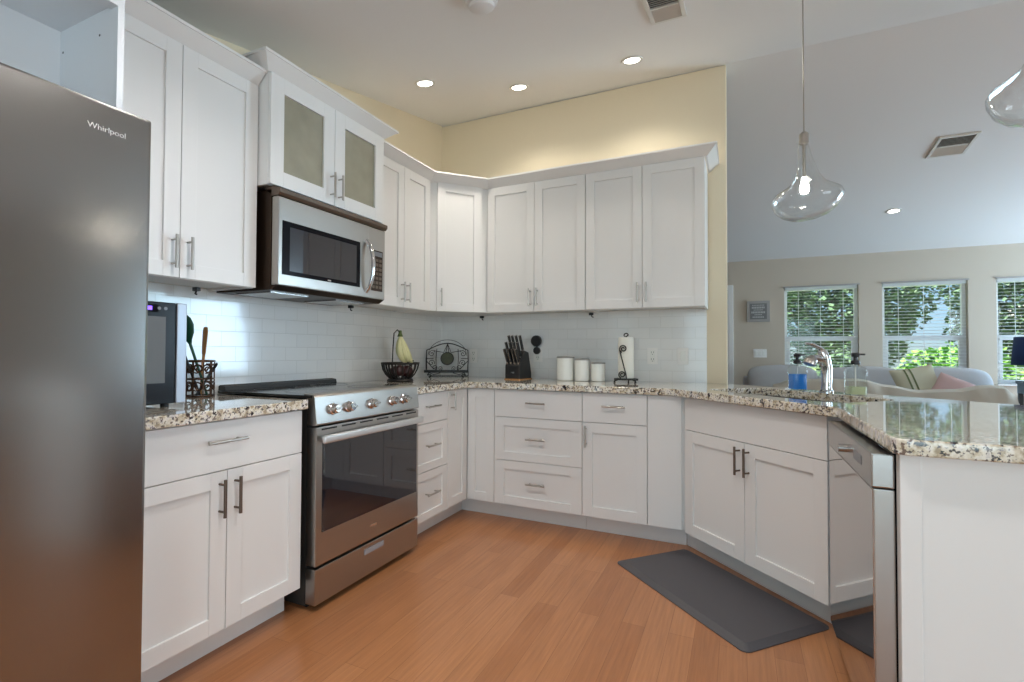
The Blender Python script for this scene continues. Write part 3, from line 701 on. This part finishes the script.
for sx in (-1, 1):
    for (cx_, cz_, r_, a0) in ((.125, .19, .028, 0), (.125, .115, .026, 1), (.10, .075, .024, 2), (.055, .07, .020, 2.6)):
        W([(sx*p[0], 0, p[2]) for p in spiral(cx_, cz_, .004, r_, 1.4, a0, 26)], .0028, mb)
    W([(sx*.085, 0, .05), (sx*.09, 0, .15), (sx*.085, 0, .23)], .003, mb)
    W([(0, 0, .272), (sx*.03, 0, .20), (sx*.11, 0, .215)], .003, mb)
    W([(0, 0, .272), (sx*.012, 0, .20)], .003, mb)
    W([(sx*.11, 0, .15), (sx*wd, 0, .15)], .003, mb)
    W([(sx*wd, 0, .13), (sx*.12, 0, .08), (sx*.07, 0, .045)], .003, mb)
mb.done('scrollwork', 'iron', t, smooth=True)
mb = MB(); mb.lathe([(.001, 0), (.045, 0), (.05, .004), (.045, .009), (.001, .010)], seg=32); k = mb.done('medallion', 'medallion', t, smooth=True)
k.matrix_local = lean @ Matrix.Translation((0, .004, cz)) @ Matrix.Rotation(PI/2, 4, 'X')
mb = MB(); mb.lathe([(.046, 0), (.054, 0), (.054, .010), (.046, .010), (.046, 0)], seg=32, caps=False); k = mb.done('medallion_rim', 'iron', t, smooth=True)
k.matrix_local = lean @ Matrix.Translation((0, .005, cz)) @ Matrix.Rotation(PI/2, 4, 'X')
mb = MB(); mb.box(-.175, .175, -.045, .0, .036, .046, .003); mb.box(-.175, .175, -.05, -.044, .036, .058, .002); mb.done('ledge', 'iron', t)
for sx in (-1, 1):
    mb = MB(); mb.tube([(sx*.14, -.02, .036), (sx*.15, -.03, .02)]+[(sx*(.135+.014*math.cos(a*.7)), -.03, .013+.010*math.sin(a*.7)) for a in range(8)], .0038, 8); mb.tube([(sx*.14, -.02, .036), (sx*.10, -.02, .02), (sx*.05, -.02, .034)], .003, 6); mb.done('foot', 'iron', t, smooth=True)
mb = MB(); mb.tube([lean @ Vector((-.165, 0, .20)), (-.175, .12, .004)], .003, 6); mb.tube([lean @ Vector((.165, 0, .20)), (.165, .12, .004)], .003, 6); mb.tube([(-.175, .12, .004), (.165, .12, .004)], .003, 6); mb.done('rear_strut', 'iron', t, smooth=True)

# fruit basket with banana hook
FB = (.225, -.845, ZC)
t = thing('fruit_basket', 'dark wire fruit basket with banana hook standing beside the range', 'basket', FB)
mb = MB(); ring = lambda r, z, rr, mbx: mbx.tube([(r*math.cos(2*PI*k/36), r*math.sin(2*PI*k/36), z) for k in range(37)], rr, 6)
ring(.125, .125, .006, mb); ring(.123, .118, .003, mb); mb.done('rim', 'iron', t, smooth=True)
mb = MB()
for k in range(16):
    a = 2*PI*k/16; mb.tube([(r*math.cos(a), r*math.sin(a), z) for r, z in ((.125, .125), (.117, .085), (.098, .05), (.075, .026), (.04, .02))], .0045 if k % 4 else .007, 6)
mb.done('ribs', 'iron', t, smooth=True)
mb = MB(); mb.lathe([(.001, 0), (.085, 0), (.09, .006), (.082, .018), (.05, .024), (.001, .024)], seg=32); mb.done('base', 'iron', t, smooth=True)
mb = MB(); mb.tube([(.02, -.090, .04), (.02, -.112, .12), (.02, -.105, .24), (.015, -.09, .325), (.01, -.05, .35), (.01, -.025, .335), (.01, -.02, .318)], .004, 8); mb.done('banana_hook', 'iron', t, smooth=True)
t = thing('banana_bunch', 'bunch of pale yellow-green bananas hanging from the basket hook', 'bananas', (FB[0]+.01, FB[1]-.018, FB[2]+.325))
mb = MB(); mb.tube([(0, 0, .022), (0, 0, 0), (0, 0, -.02)], [.010, .013, .020], 10); mb.done('stem', 'banana_tip', t, smooth=True)
for k, (dx, dy, l_) in enumerate(((.3, -.85, 1), (.75, -.35, .97), (.9, .15, 1.0), (.5, .75, .92), (.1, -.35, .95), (-.5, -.2, .9))):
    mb = MB(); pts = []; rr = []
    for j in range(11):
        u = j/10; out = .040*math.sin(PI*min(u*1.1, 1)*.62)*1.25; z = -.012-.185*math.sin(u*1.35)/.976*l_; sw = .075*(u**2.6)
        pts.append((dx*out*(1-.25*u)+.01*u, dy*out*(1-.2*u)+sw, z)); rr.append([.007, .011, .016, .019, .0205, .021, .0205, .019, .016, .010, .005][j])
    b_ = mb.tube(pts, rr, 10).done('banana', 'banana', t, smooth=True)
    e = Vector(pts[-1]); MB().tube([e, e+Vector((0, .012, -.006))], [.006, .004], 8).done('tip', 'banana_tip', b_, smooth=True)
for i, (dx, dy, r) in enumerate(((.03, .035, .042), (-.035, -.01, .040), (.035, -.05, .038))):
    o = MB().lathe([(r*.98*math.sin(PI*k/14), -r*math.cos(PI*k/14)*(1.0 if k > 3 else .97)) for k in range(15)], seg=24).done('plum', 'dark_fruit', smooth=True)
    place(o, FB[0]+dx, FB[1]+dy, FB[2]+.026+r+.012*(i == 2)); tag(o, 'dark red round fruit lying in the wire basket', 'fruit', 'dark fruit in the wire basket')

# utensil holder with tools
UH = (.12, -2.155, ZC)
t = thing('utensil_holder', 'openwork bronze utensil holder standing beside the wine cooler', 'utensil holder', UH)
mb = MB(); ring(.055, .004, .004, mb); ring(.055, .16, .005, mb); ring(.055, .08, .003, mb); mb.lathe([(.001, 0), (.054, 0), (.054, .004), (.001, .004)], seg=28); mb.done('frame', 'copper_iron', t, smooth=True)
mb = MB()
for k in range(9):
    a = 2*PI*k/9
    for zc, rs in ((.125, .024), (.045, .026)):
        mb.tube([(.055*math.cos(a+p[0]/.055), .055*math.sin(a+p[0]/.055), p[2]) for p in spiral(0, zc, .005, rs, 1.3, k, 16)], .0035, 6)
    mb.tube([(.055*math.cos(a+.35), .055*math.sin(a+.35), z) for z in (0, .08, .16)], .003, 6)
mb.done('scrollwork', 'copper_iron', t, smooth=True)
def tool(name, label, cat, m, dx, dy, hx, hy, L_, head):
    t = thing(name, label, cat, (UH[0]+dx, UH[1]+dy, UH[2]+.008))
    top = Vector((hx, hy, L_)); d_ = top.normalized()
    MB().tube([(0, 0, 0), top], [.005, .006], 10).done('shaft', m, t, smooth=True)
    mb = MB(); q = d_.to_track_quat('Z', 'X').to_matrix().to_4x4(); mb.lathe(head, seg=20, sy=.3, sx=1)
    bmesh.ops.transform(mb.b, matrix=Matrix.Translation(top-d_*.01) @ q @ Matrix.Rotation(2.17, 4, 'Z'), verts=mb.b.verts); mb.done('head', m, t, smooth=True)
SP = [(.006, 0), (.014, .02), (.032, .05), (.042, .085), (.038, .115), (.02, .138), (.002, .144)]
tool('serving_spoon', 'dark green spoon with broad head standing in the bronze utensil holder', 'spoon', 'spoon_green', .02, .02, -.01, -.075, .235, SP)
tool('wooden_spatula', 'narrow wooden spatula standing in the bronze utensil holder', 'spatula', 'wood_tool', -.01, .01, .005, .008, .18, [(.006, 0), (.013, .02), (.015, .06), (.017, .115), (.014, .135), (.002, .138)])
tool('black_ladle', 'black utensil leaning in the bronze utensil holder next to the cooler', 'spatula', 'black_plastic', .0, -.0, .02, -.105, .235, [(.006, 0), (.016, .02), (.03, .05), (.032, .11), (.028, .13), (.002, .132)])
tool('black_ladle', 'short black utensil handle crossing low in the bronze holder', 'spatula', 'black_plastic', .02, -.03, .03, .06, .12, [(.006, 0), (.009, .01), (.009, .03), (.002, .036)])

# wine cooler
t = thing('wine_cooler', 'black countertop wine cooler with glass door and purple display', 'wine cooler', (.20, -2.535, ZC))
MB().box(-.14, .20, -.12, .115, .014, .385, .004).done('body', 'black_plastic', t)
dd = MB().box(.202, .238, -.12, .082, .014, .383, .004).done('door', 'cooler_black', t)
MB().box(.2382, .2392, -.11, .045, .09, .330).done('glass_pane', 'cooler_inside', dd)
MB().box(.2382, .2392, -.11, .02, .345, .372).done('control_strip', 'black_glass', dd)
MB().box(.2392, .2397, -.03, .028-.03, .352, .366).done('display', 'led_purple', dd)
for y in (.022, .044): MB().cyl((.2382, y, .360), (.2397, y, .360), .006, 14).done('touch_key', 'icon_grey', dd)
MB().box(.202, .243, .083, .118, .014, .383, .003).done('door_frame', 'cooler_silver', dd)
for x, y in ((.17, -.10), (.17, .085), (-.12, -.10), (-.12, .085)): MB().cyl((x, y, 0), (x, y, .014), .014, 12).done('foot', 'black_plastic', t)
# small black clips below the wall cabinets
for x, y, lb in ((.10, -2.165, 'left of the range'), (.11, -1.20, 'right of the microwave'), (.43, -.055, 'below the diagonal corner cabinet'), (1.34, -.05, 'below the middle of the back wall cabinets')):
    t = thing('cable_clip', 'tiny black cable clip %s on the cabinet underside' % lb, 'clip', (x, y, 1.386))
    mb = MB(); mb.box(-.016, .016, -.010, .010, .006, .024, .003); mb.tube([(0, 0, .008), (.008, -.01, -.006), (.02, -.012, -.010)], .004, 8); mb.done('clip_body', 'black_plastic', t)

# ------------------------------------------------------------------ ceiling fittings
def on_ceiling(o, x, y):
    s_ = .2 if y < 0 else -.1465; s_ = 0 if y < -3.15 else s_
    o.location = (x, y, ceil_z(y)); o.rotation_euler = (math.atan(s_), 0, 0)
for x, y, e, lb in ((.462, -.919, 16, 'over the left wall cabinets, leftmost of the kitchen three'), (1.15, -2.45, 30, 'added out of view over the wood floor in front of the range'), (2.15, -2.55, 36, 'added out of view over the wood floor in front of the dishwasher'), (1.7, -3.75, 24, 'added out of view on the flat ceiling beside the refrigerator'), (.936, -.466, 16, 'near the corner, middle of the kitchen three'), (1.72, -.461, 18, 'near the air vent, rightmost of the kitchen three'), (3.84, 2.9, 14, 'on the living room slope before the far wall')):  # the three stronger, unseen downlights are added to brighten floor and base cabinets
    t = thing('downlight', 'round lit recessed downlight %s' % lb, 'downlight', group='recessed downlights'); on_ceiling(t, x, y)
    MB().lathe([(.047, -.001), (.068, -.001), (.065, -.007), (.049, -.005), (.047, -.001)], seg=32, caps=False).done('trim_ring', 'vent_white', t, smooth=True)
    MB().lathe([(.001, -.003), (.048, -.003), (.048, -.0045), (.001, -.0045)], seg=32).done('lens', 'lamp_disc', t)
    q = light('downlight_beam', 'SPOT', (x, y, ceil_z(y)-.03), e*1.5, (1, .93, .83) if e < 20 else (1, .98, .97), (0, 0, -1), spot_size=2.5, spot_blend=1.0, shadow_soft_size=.06)
def vent(x0, x1, y0, y1, label):
    t = thing('air_vent', label, 'air vent'); on_ceiling(t, (x0+x1)/2, (y0+y1)/2); hx, hy = (x1-x0)/2, (y1-y0)/2
    mb = MB(); b_ = .022
    mb.box(-hx, hx, -hy, -hy+b_, -.012, 0, .002); mb.box(-hx, hx, hy-b_, hy, -.012, 0, .002); mb.box(-hx, -hx+b_, -hy+b_, hy-b_, -.012, 0, .002); mb.box(hx-b_, hx, -hy+b_, hy-b_, -.012, 0, .002)
    mb.box(-hx, hx, -.006, .006, -.010, -.002)
    mb.done('frame', 'vent_white', t)
    MB().box(-hx+b_, hx-b_, -hy+b_, hy-b_, -.003, -.001).done('duct_opening', 'vent_dark', t)
    for sgn, ya, yb, m_ in ((-1, .008, hy-b_, 'vent_white'), (1, -hy+b_, -.008, 'vent_white')):
        mb = MB(); nn = max(3, int((yb-ya)/.018))
        for k in range(nn): mb.rbox(Matrix.Translation((0, ya+(k+.5)*(yb-ya)/nn, -.007)) @ Matrix.Rotation(sgn*.75, 4, 'X'), 2*(hx-b_), .013, .0012)
        mb.done('louvres', m_, t)
vent(1.91, 2.09, -1.24, -.90, 'white louvred air vent on the kitchen ceiling slope at the top edge')
vent(3.80, 4.06, 1.42, 1.76, 'white louvred air vent on the living room ceiling slope')
t = thing('smoke_detector', 'round white smoke detector on the kitchen ceiling', 'smoke detector'); on_ceiling(t, 1.25, -1.60)
MB().lathe([(.075, 0), (.073, -.012), (.060, -.016), (.058, -.030), (.045, -.036), (.001, -.036)], seg=36).done('housing', 'ceiling_white', t, smooth=True)

# pendants
def pendant(x, y, zb, label, sx=1.):
    zc = ceil_z(y); t = thing('pendant_lamp', label, 'pendant lamp', (x, y, zb), 0, 'clear glass pendants over the peninsula')
    H = .37; prof = []
    for r, z in ((.012, 0), (.05, .004), (.085, .018), (.112, .042), (.127, .072), (.129, .092), (.118, .114), (.092, .132), (.064, .152), (.046, .178), (.034, .215), (.026, .26), (.022, .30), (.020, .332)): prof.append((r, z))
    mb = MB(); prev = None
    for i, (r, z) in enumerate(prof):
        R = mb.ring([(r*(1+.05*math.sin(a*2+z*9))*math.cos(a)+.012*math.sin(z*11), r*(1+.05*math.cos(a*3+z*7))*math.sin(a), z+.008*math.sin(a+1)*(r/.12)) for a in [2*PI*k/40 for k in range(40)]])
        if prev: mb.bridge(prev, R)
        else: mb.b.faces.new(R[::-1])
        prev = R
    mb.done('glass_shade', 'shade_glass', t, smooth=True)
    MB().lathe([(.014, 0), (.018, .004), (.018, .045), (.008, .055), (.001, .056)], z0=.318, seg=20).done('cap', 'nickel', t, smooth=True)
    MB().lathe([(.007, .0), (.007, .145)], z0=.175, seg=12).done('socket_stem', 'nickel', t, smooth=True)
    MB().lathe([(.001, 0), (.012, .004), (.018, .018), (.018, .03), (.011, .055), (.009, .07)], z0=.108, seg=20).done('light_bulb', 'bulb', t, smooth=True)
    MB().cyl((0, 0, .37), (0, 0, zc-zb-.02), .0025, 8).done('cord', 'nickel', t)
    MB().lathe([(.06, 0), (.06, -.012), (.045, -.026), (.001, -.026)], z0=zc-zb, seg=28).done('canopy', 'nickel', t, smooth=True)
    light('pendant_bulb', 'POINT', (x, y, zb+.14), 3, (1, .88, .7), shadow_soft_size=.02)
pendant(2.582, -1.2, 1.683, 'clear blown-glass teardrop pendant lamp hanging over the sink, seen whole')
pendant(3.092, -1.772, 1.760, 'clear blown-glass pendant lamp cut off by the right edge')

# ------------------------------------------------------------------ living room
def blob(name, m, parent, sx, sy, sz, mtx, pw=.42, seed=0, rough=.0, seg=26):
    """cushion: a rounded, puffed box"""
    rnd = random.Random(seed); ph = [rnd.uniform(0, 6) for _ in range(6)]
    mb = MB(); bmesh.ops.create_uvsphere(mb.b, u_segments=seg*2, v_segments=seg, radius=1)
    def pw_(v): return math.copysign(abs(v)**pw, v)
    for v in mb.b.verts:
        x, y, z = v.co; x, y, z = pw_(x), pw_(y), pw_(z); k_ = max(abs(x), abs(y), abs(z)) or 1
        d = 1+rough*(math.sin(x*5+ph[0])+math.sin(y*6+ph[1])+math.sin(z*5+ph[2]+x*3))/3
        v.co = (x*sx/2*d, y*sy/2*d, z*sz/2*d)
    bmesh.ops.transform(mb.b, matrix=mtx, verts=mb.b.verts)
    return mb.done(name, m, parent, smooth=True)
T = Matrix.Translation
# sofa against the windows
t = thing('sofa', 'light grey sofa with loose back cushions standing under the far windows', 'sofa', (3.62, 3.47, 0))
mb = MB(); mb.box(-1.25, 1.22, -.40, .45, .06, .42, .05); mb.box(-1.25, 1.22, .26, .48, .30, .80, .05); mb.done('frame', 'sofa_grey', t, smooth=True)
for x in (-.80, .0, .80): blob('seat_cushion', 'sofa_grey', t, .82, .70, .18, T((x, -.05, .47)), .35, int(x*9)+3, .02)
for x in (-.80, .06, .86): blob('back_cushion', 'sofa_grey', t, .78, .26, .50, T((x, .16, .70)) @ Matrix.Rotation(-.16, 4, 'X'), .45, int(x*7)+8, .04)
blob('arm', 'sofa_grey', t, .24, .86, .62, T((1.18, .0, .36)), .35, 4, .02)
for sx in (-1.15, 1.15):
    for sy in (-.33, .40): MB().box(sx-.03, sx+.03, sy-.03, sy+.03, 0, .08).done('foot', 'bark', t)
# sofa with its back to the kitchen, slipcovered
t = thing('slipcovered_sofa', 'beige slipcovered sofa with sagging back seen from behind, beyond the counter', 'sofa', (3.50, 1.98, 0))
mb = MB(); N = 60; rows = []
def topz(x):
    # outline of the slack cover along the back, read across its width
    pts = [(-.85, .80), (-.70, .855), (-.3, .870), (-.15, .875), (.08, .825), (.30, .785), (.55, .80), (.80, .845), (.90, .84), (.95, .78)]
    if x <= pts[0][0]: return pts[0][1]
    for (a, za), (b_, zb) in zip(pts, pts[1:]):
        if x <= b_: u = (x-a)/(b_-a); u = u*u*(3-2*u); return za+(zb-za)*u
    return pts[-1][1]
for i in range(N+1):
    x = -.86+1.82*i/N; z = topz(x); f_ = .012*math.sin(x*23)+.008*math.sin(x*41)
    rows.append(mb.ring([(x, .30, .04), (x, .29, .40), (x, .24, z-.10), (x, .17, z-.015), (x, .10, z), (x, .02, z-.02), (x, -.04+f_, z-.12), (x, -.07+f_, .40), (x, -.09+f_*1.6, .04)]))
for a, b_ in zip(rows, rows[1:]): mb.bridge(a, b_)
mb.b.faces.new(rows[0][::-1]); mb.b.faces.new(rows[-1]); mb.done('back', 'sofa_linen', t, smooth=True)
mb = MB(); mb.box(-.86, .96, .30, 1.02, .05, .44, .05); mb.done('seat', 'sofa_linen', t, smooth=True)
blob('arm', 'sofa_linen', t, .22, .84, .60, T((.95, .55, .34)), .35, 5, .02); blob('arm', 'sofa_linen', t, .22, .84, .60, T((-.86, .55, .34)), .35, 6, .02)
# pillows
def pillow(name, label, m, loc, s_, rx, rz, ry=0, stripes=False):
    t = thing(name, label, 'pillow', loc, rz)
    mb = MB(); n_ = 20; A = []; 
    for side in (1, -1):
        g = [[None]*(n_+1) for _ in range(n_+1)]
        for i in range(n_+1):
            for j in range(n_+1):
                u, v_ = i/n_*2-1, j/n_*2-1; th = .065*((1-u**4)*(1-v_**4))**.5
                k_ = 1-.07*(1-abs(u*v_)); g[i][j] = mb.b.verts.new((u*s_/2*(k_ if abs(v_) < 1 or 1 else 1), side*th, v_*s_/2*k_))
        for i in range(n_):
            for j in range(n_): mb.b.faces.new((g[i][j], g[i+1][j], g[i+1][j+1], g[i][j+1]))
    bmesh.ops.remove_doubles(mb.b, verts=mb.b.verts, dist=.0005)
    R = Matrix.Rotation(rx, 4, 'X') @ Matrix.Rotation(ry, 4, 'Y'); bmesh.ops.transform(mb.b, matrix=R, verts=mb.b.verts)
    o = mb.done('cover', m, t, smooth=True)
    if stripes:
        for sx in (-.09, -.04):
            mb = MB(); A = []
            for j in range(15):
                v_ = (j/14*2-1)*.88; u = (sx*2/s_); th = .066*((1-u**4)*(1-v_**4))**.5+.001
                A.append([(sx-.009, -th, v_*s_/2), (sx+.009, -th, v_*s_/2)])
            rr = [[mb.b.verts.new(R @ Vector(p)) for p in q] for q in A]
            for a, b_ in zip(rr, rr[1:]): mb.b.faces.new((a[0], a[1], b_[1], b_[0]))
            mb.done('stripe', 'pillow_stripe', t)
pillow('throw_pillow', 'cream throw pillow with two dark stripes leaning on the grey sofa cushions', 'pillow_cream', (4.08, 3.10, .77), .42, -.35, .15, -.2, True)
pillow('throw_pillow', 'pinkish throw pillow lying right of the striped pillow', 'pillow_pink', (4.34, 3.04, .74), .30, -.5, -.1, .5)
# side table and lamp by the third window
t = thing('side_table', 'grey-blue side table with a drawer at the right edge below the blue lampshade', 'table', (5.27, 3.2, 0))
MB().box(-.28, .28, -.22, .22, .80, .83, .004).done('tabletop', 'table_teal', t)
MB().box(-.27, .27, -.21, .21, .70, .80, .003).done('drawer', 'table_teal', t)
for sx in (-.25, .25):
    for sy in (-.19, .19): MB().box(sx-.018, sx+.018, sy-.018, sy+.018, 0, .70).done('leg', 'black_satin', t)
MB().box(-.25, .25, -.19, .19, .30, .32, .003).done('shelf', 'table_teal', t)
t = thing('table_lamp', 'table lamp with navy blue drum shade on the grey-blue side table', 'lamp', (5.13, 3.2, .8302))
MB().lathe([(.001, 0), (.075, 0), (.075, .012), (.02, .02), (.03, .06), (.04, .10), (.02, .15), (.012, .17), (.008, .24)], seg=28).done('lamp_base', 'nickel', t, smooth=True)
MB().lathe([(.24, .17), (.215, .46)], seg=40, caps=False).done('lamp_shade', 'navy', t, smooth=True, solid=.004)
# sign and switch on the far wall
t = thing('wall_sign', 'small grey framed sign with lines of lettering on the far wall', 'sign', (2.578, FY, 1.705))
MB().box(-.147, .147, -.022, 0, -.15, .15, .003).done('frame', 'frame_grey', t)
MB().box(-.108, .108, -.025, -.022, -.112, .112).done('panel', 'sign_grey', t)
mb = MB()
for r, (w_, h_) in enumerate(((.16, .012), (.17, .026), (.12, .012), (.18, .026), (.10, .012), (.15, .018))):
    z = .088-r*.034; n_ = int(w_/.02)
    for k in range(n_): mb.box(-w_/2+k*w_/n_, -w_/2+(k+.72)*w_/n_, -.0262, -.025, z-h_/2, z+h_/2)
mb.done('lettering', 'sign_text', t)
t = thing('light_switch', 'wide white three-switch plate on the far wall below the grey sign', 'light switch', (2.596, FY, 1.105))
MB().box(-.085, .085, -.006, 0, -.06, .06, .002).done('cover_plate', 'plate_white', t)
for k in (-1, 0, 1): MB().box(k*.046-.016, k*.046+.016, -.010, -.006, -.032, .032, .002).done('rocker', 'white_ceramic', t)

# ------------------------------------------------------------------ garden beyond the windows
struct('ground', MB().box(-20, 30, 4.6, 45, -.25, -.15), 'lawn')
struct('ground_bounce', MB().box(-3, 9, 4.6, 6.2, -.16, -.12), 'pavement')  # unseen pale slab added to bounce sunlight up onto the blind slats
struct('ground_path', MB().box(-20, 30, 8.6, 11.2, -.16, -.13), 'pavement')
def bush(name, label, cat, loc, rx, ry, rz_, nleaf, size, m, trunk=None, seed=1, group=None):
    t = thing(name, label, cat, loc, 0, group); rnd = random.Random(seed); mb = MB(); cz_ = (trunk or 0)+rz_*.9
    for _ in range(nleaf):
        while True:
            p = Vector((rnd.uniform(-1, 1), rnd.uniform(-1, 1), rnd.uniform(-1, 1)))
            if .45 < p.length < 1: break
        p.length_squared
        k_ = 1+.18*math.sin(p.x*6+seed)*math.cos(p.z*5+p.y*4)
        c = Vector((p.x*rx*k_, p.y*ry*k_, cz_+p.z*rz_*k_)); s_ = size*rnd.uniform(.6, 1.3)
        q = Matrix.Rotation(rnd.uniform(0, 6.3), 3, 'Z') @ Matrix.Rotation(rnd.uniform(-1.2, 1.2), 3, 'X') @ Matrix.Rotation(rnd.uniform(0, 6.3), 3, 'Z')
        V = [mb.b.verts.new(c+q @ Vector(v)*s_) for v in ((-.35, 0, 0), (0, -.5, .05), (.35, 0, 0), (0, .5, -.05))]; mb.b.faces.new(V)
    mb.done('foliage', m, t)
    mb = MB(); mb.tube([(0, 0, 0), (.03, 0, cz_*.5), (0, .02, cz_)], [.05+.04*(trunk or 0), .04, .03], 8)
    for k in range(6): a = k*1.05; mb.tube([(0, 0, max(.1, cz_-rz_*.6)), (rx*.5*math.cos(a), ry*.5*math.sin(a), cz_+rz_*.2)], [.03, .012], 6)
    mb.done('stem', 'bark', t, smooth=True)
bush('garden_bush', 'bright green leafy bush outside the middle far window', 'bush', (5.6, 6.9, -.15), .85, .7, .72, 5200, .11, 'leaf_bright', seed=2)
bush('garden_bush', 'dark green bush outside, left of the bright one in the middle window', 'bush', (4.35, 7.8, -.15), .6, .6, .72, 3000, .12, 'leaf_dark', seed=3)
bush('garden_bush', 'bright green bush seen through the rightmost far window', 'bush', (8.0, 7.6, -.15), 1.0, .8, .75, 5200, .12, 'leaf_bright', seed=4)
bush('garden_bush', 'green bush seen low through the leftmost far window', 'bush', (2.6, 7.9, -.15), .8, .6, .60, 3000, .12, 'leaf_dark', seed=9)
for i, (x, y, lb) in enumerate(((.2, 13.5, 'outside the left part of the leftmost window'), (5.2, 14.5, 'outside between the leftmost and middle windows'), (10.2, 15.5, 'outside behind the middle window'), (15.4, 16.0, 'outside behind the rightmost window'))):
    bush('garden_tree', 'dark leafy tree %s' % lb, 'tree', (x, y, -.15), 2.3, 1.8, 2.5, 15000, .17, 'leaf_dark', trunk=.9, seed=20+i)
t = thing('neighbour_house', 'pale house with light gabled roof seen through the rightmost window', 'house', (16.5, 21, -.15))
MB().box(-4, 5, 0, 6, 0, 2.7).done('wall', 'stucco', t)
mb = MB(); mb.prism_axis([(-4.5, 2.6), (5.5, 2.6), (.5, 4.6)], -.3, 6.3, 'y'); mb.done('roof', 'roof', t)
for x in (-2.4, 1.6): MB().box(x-.6, x+.6, -.03, 0, 1.0, 2.2).done('window', 'slot_dark', t)
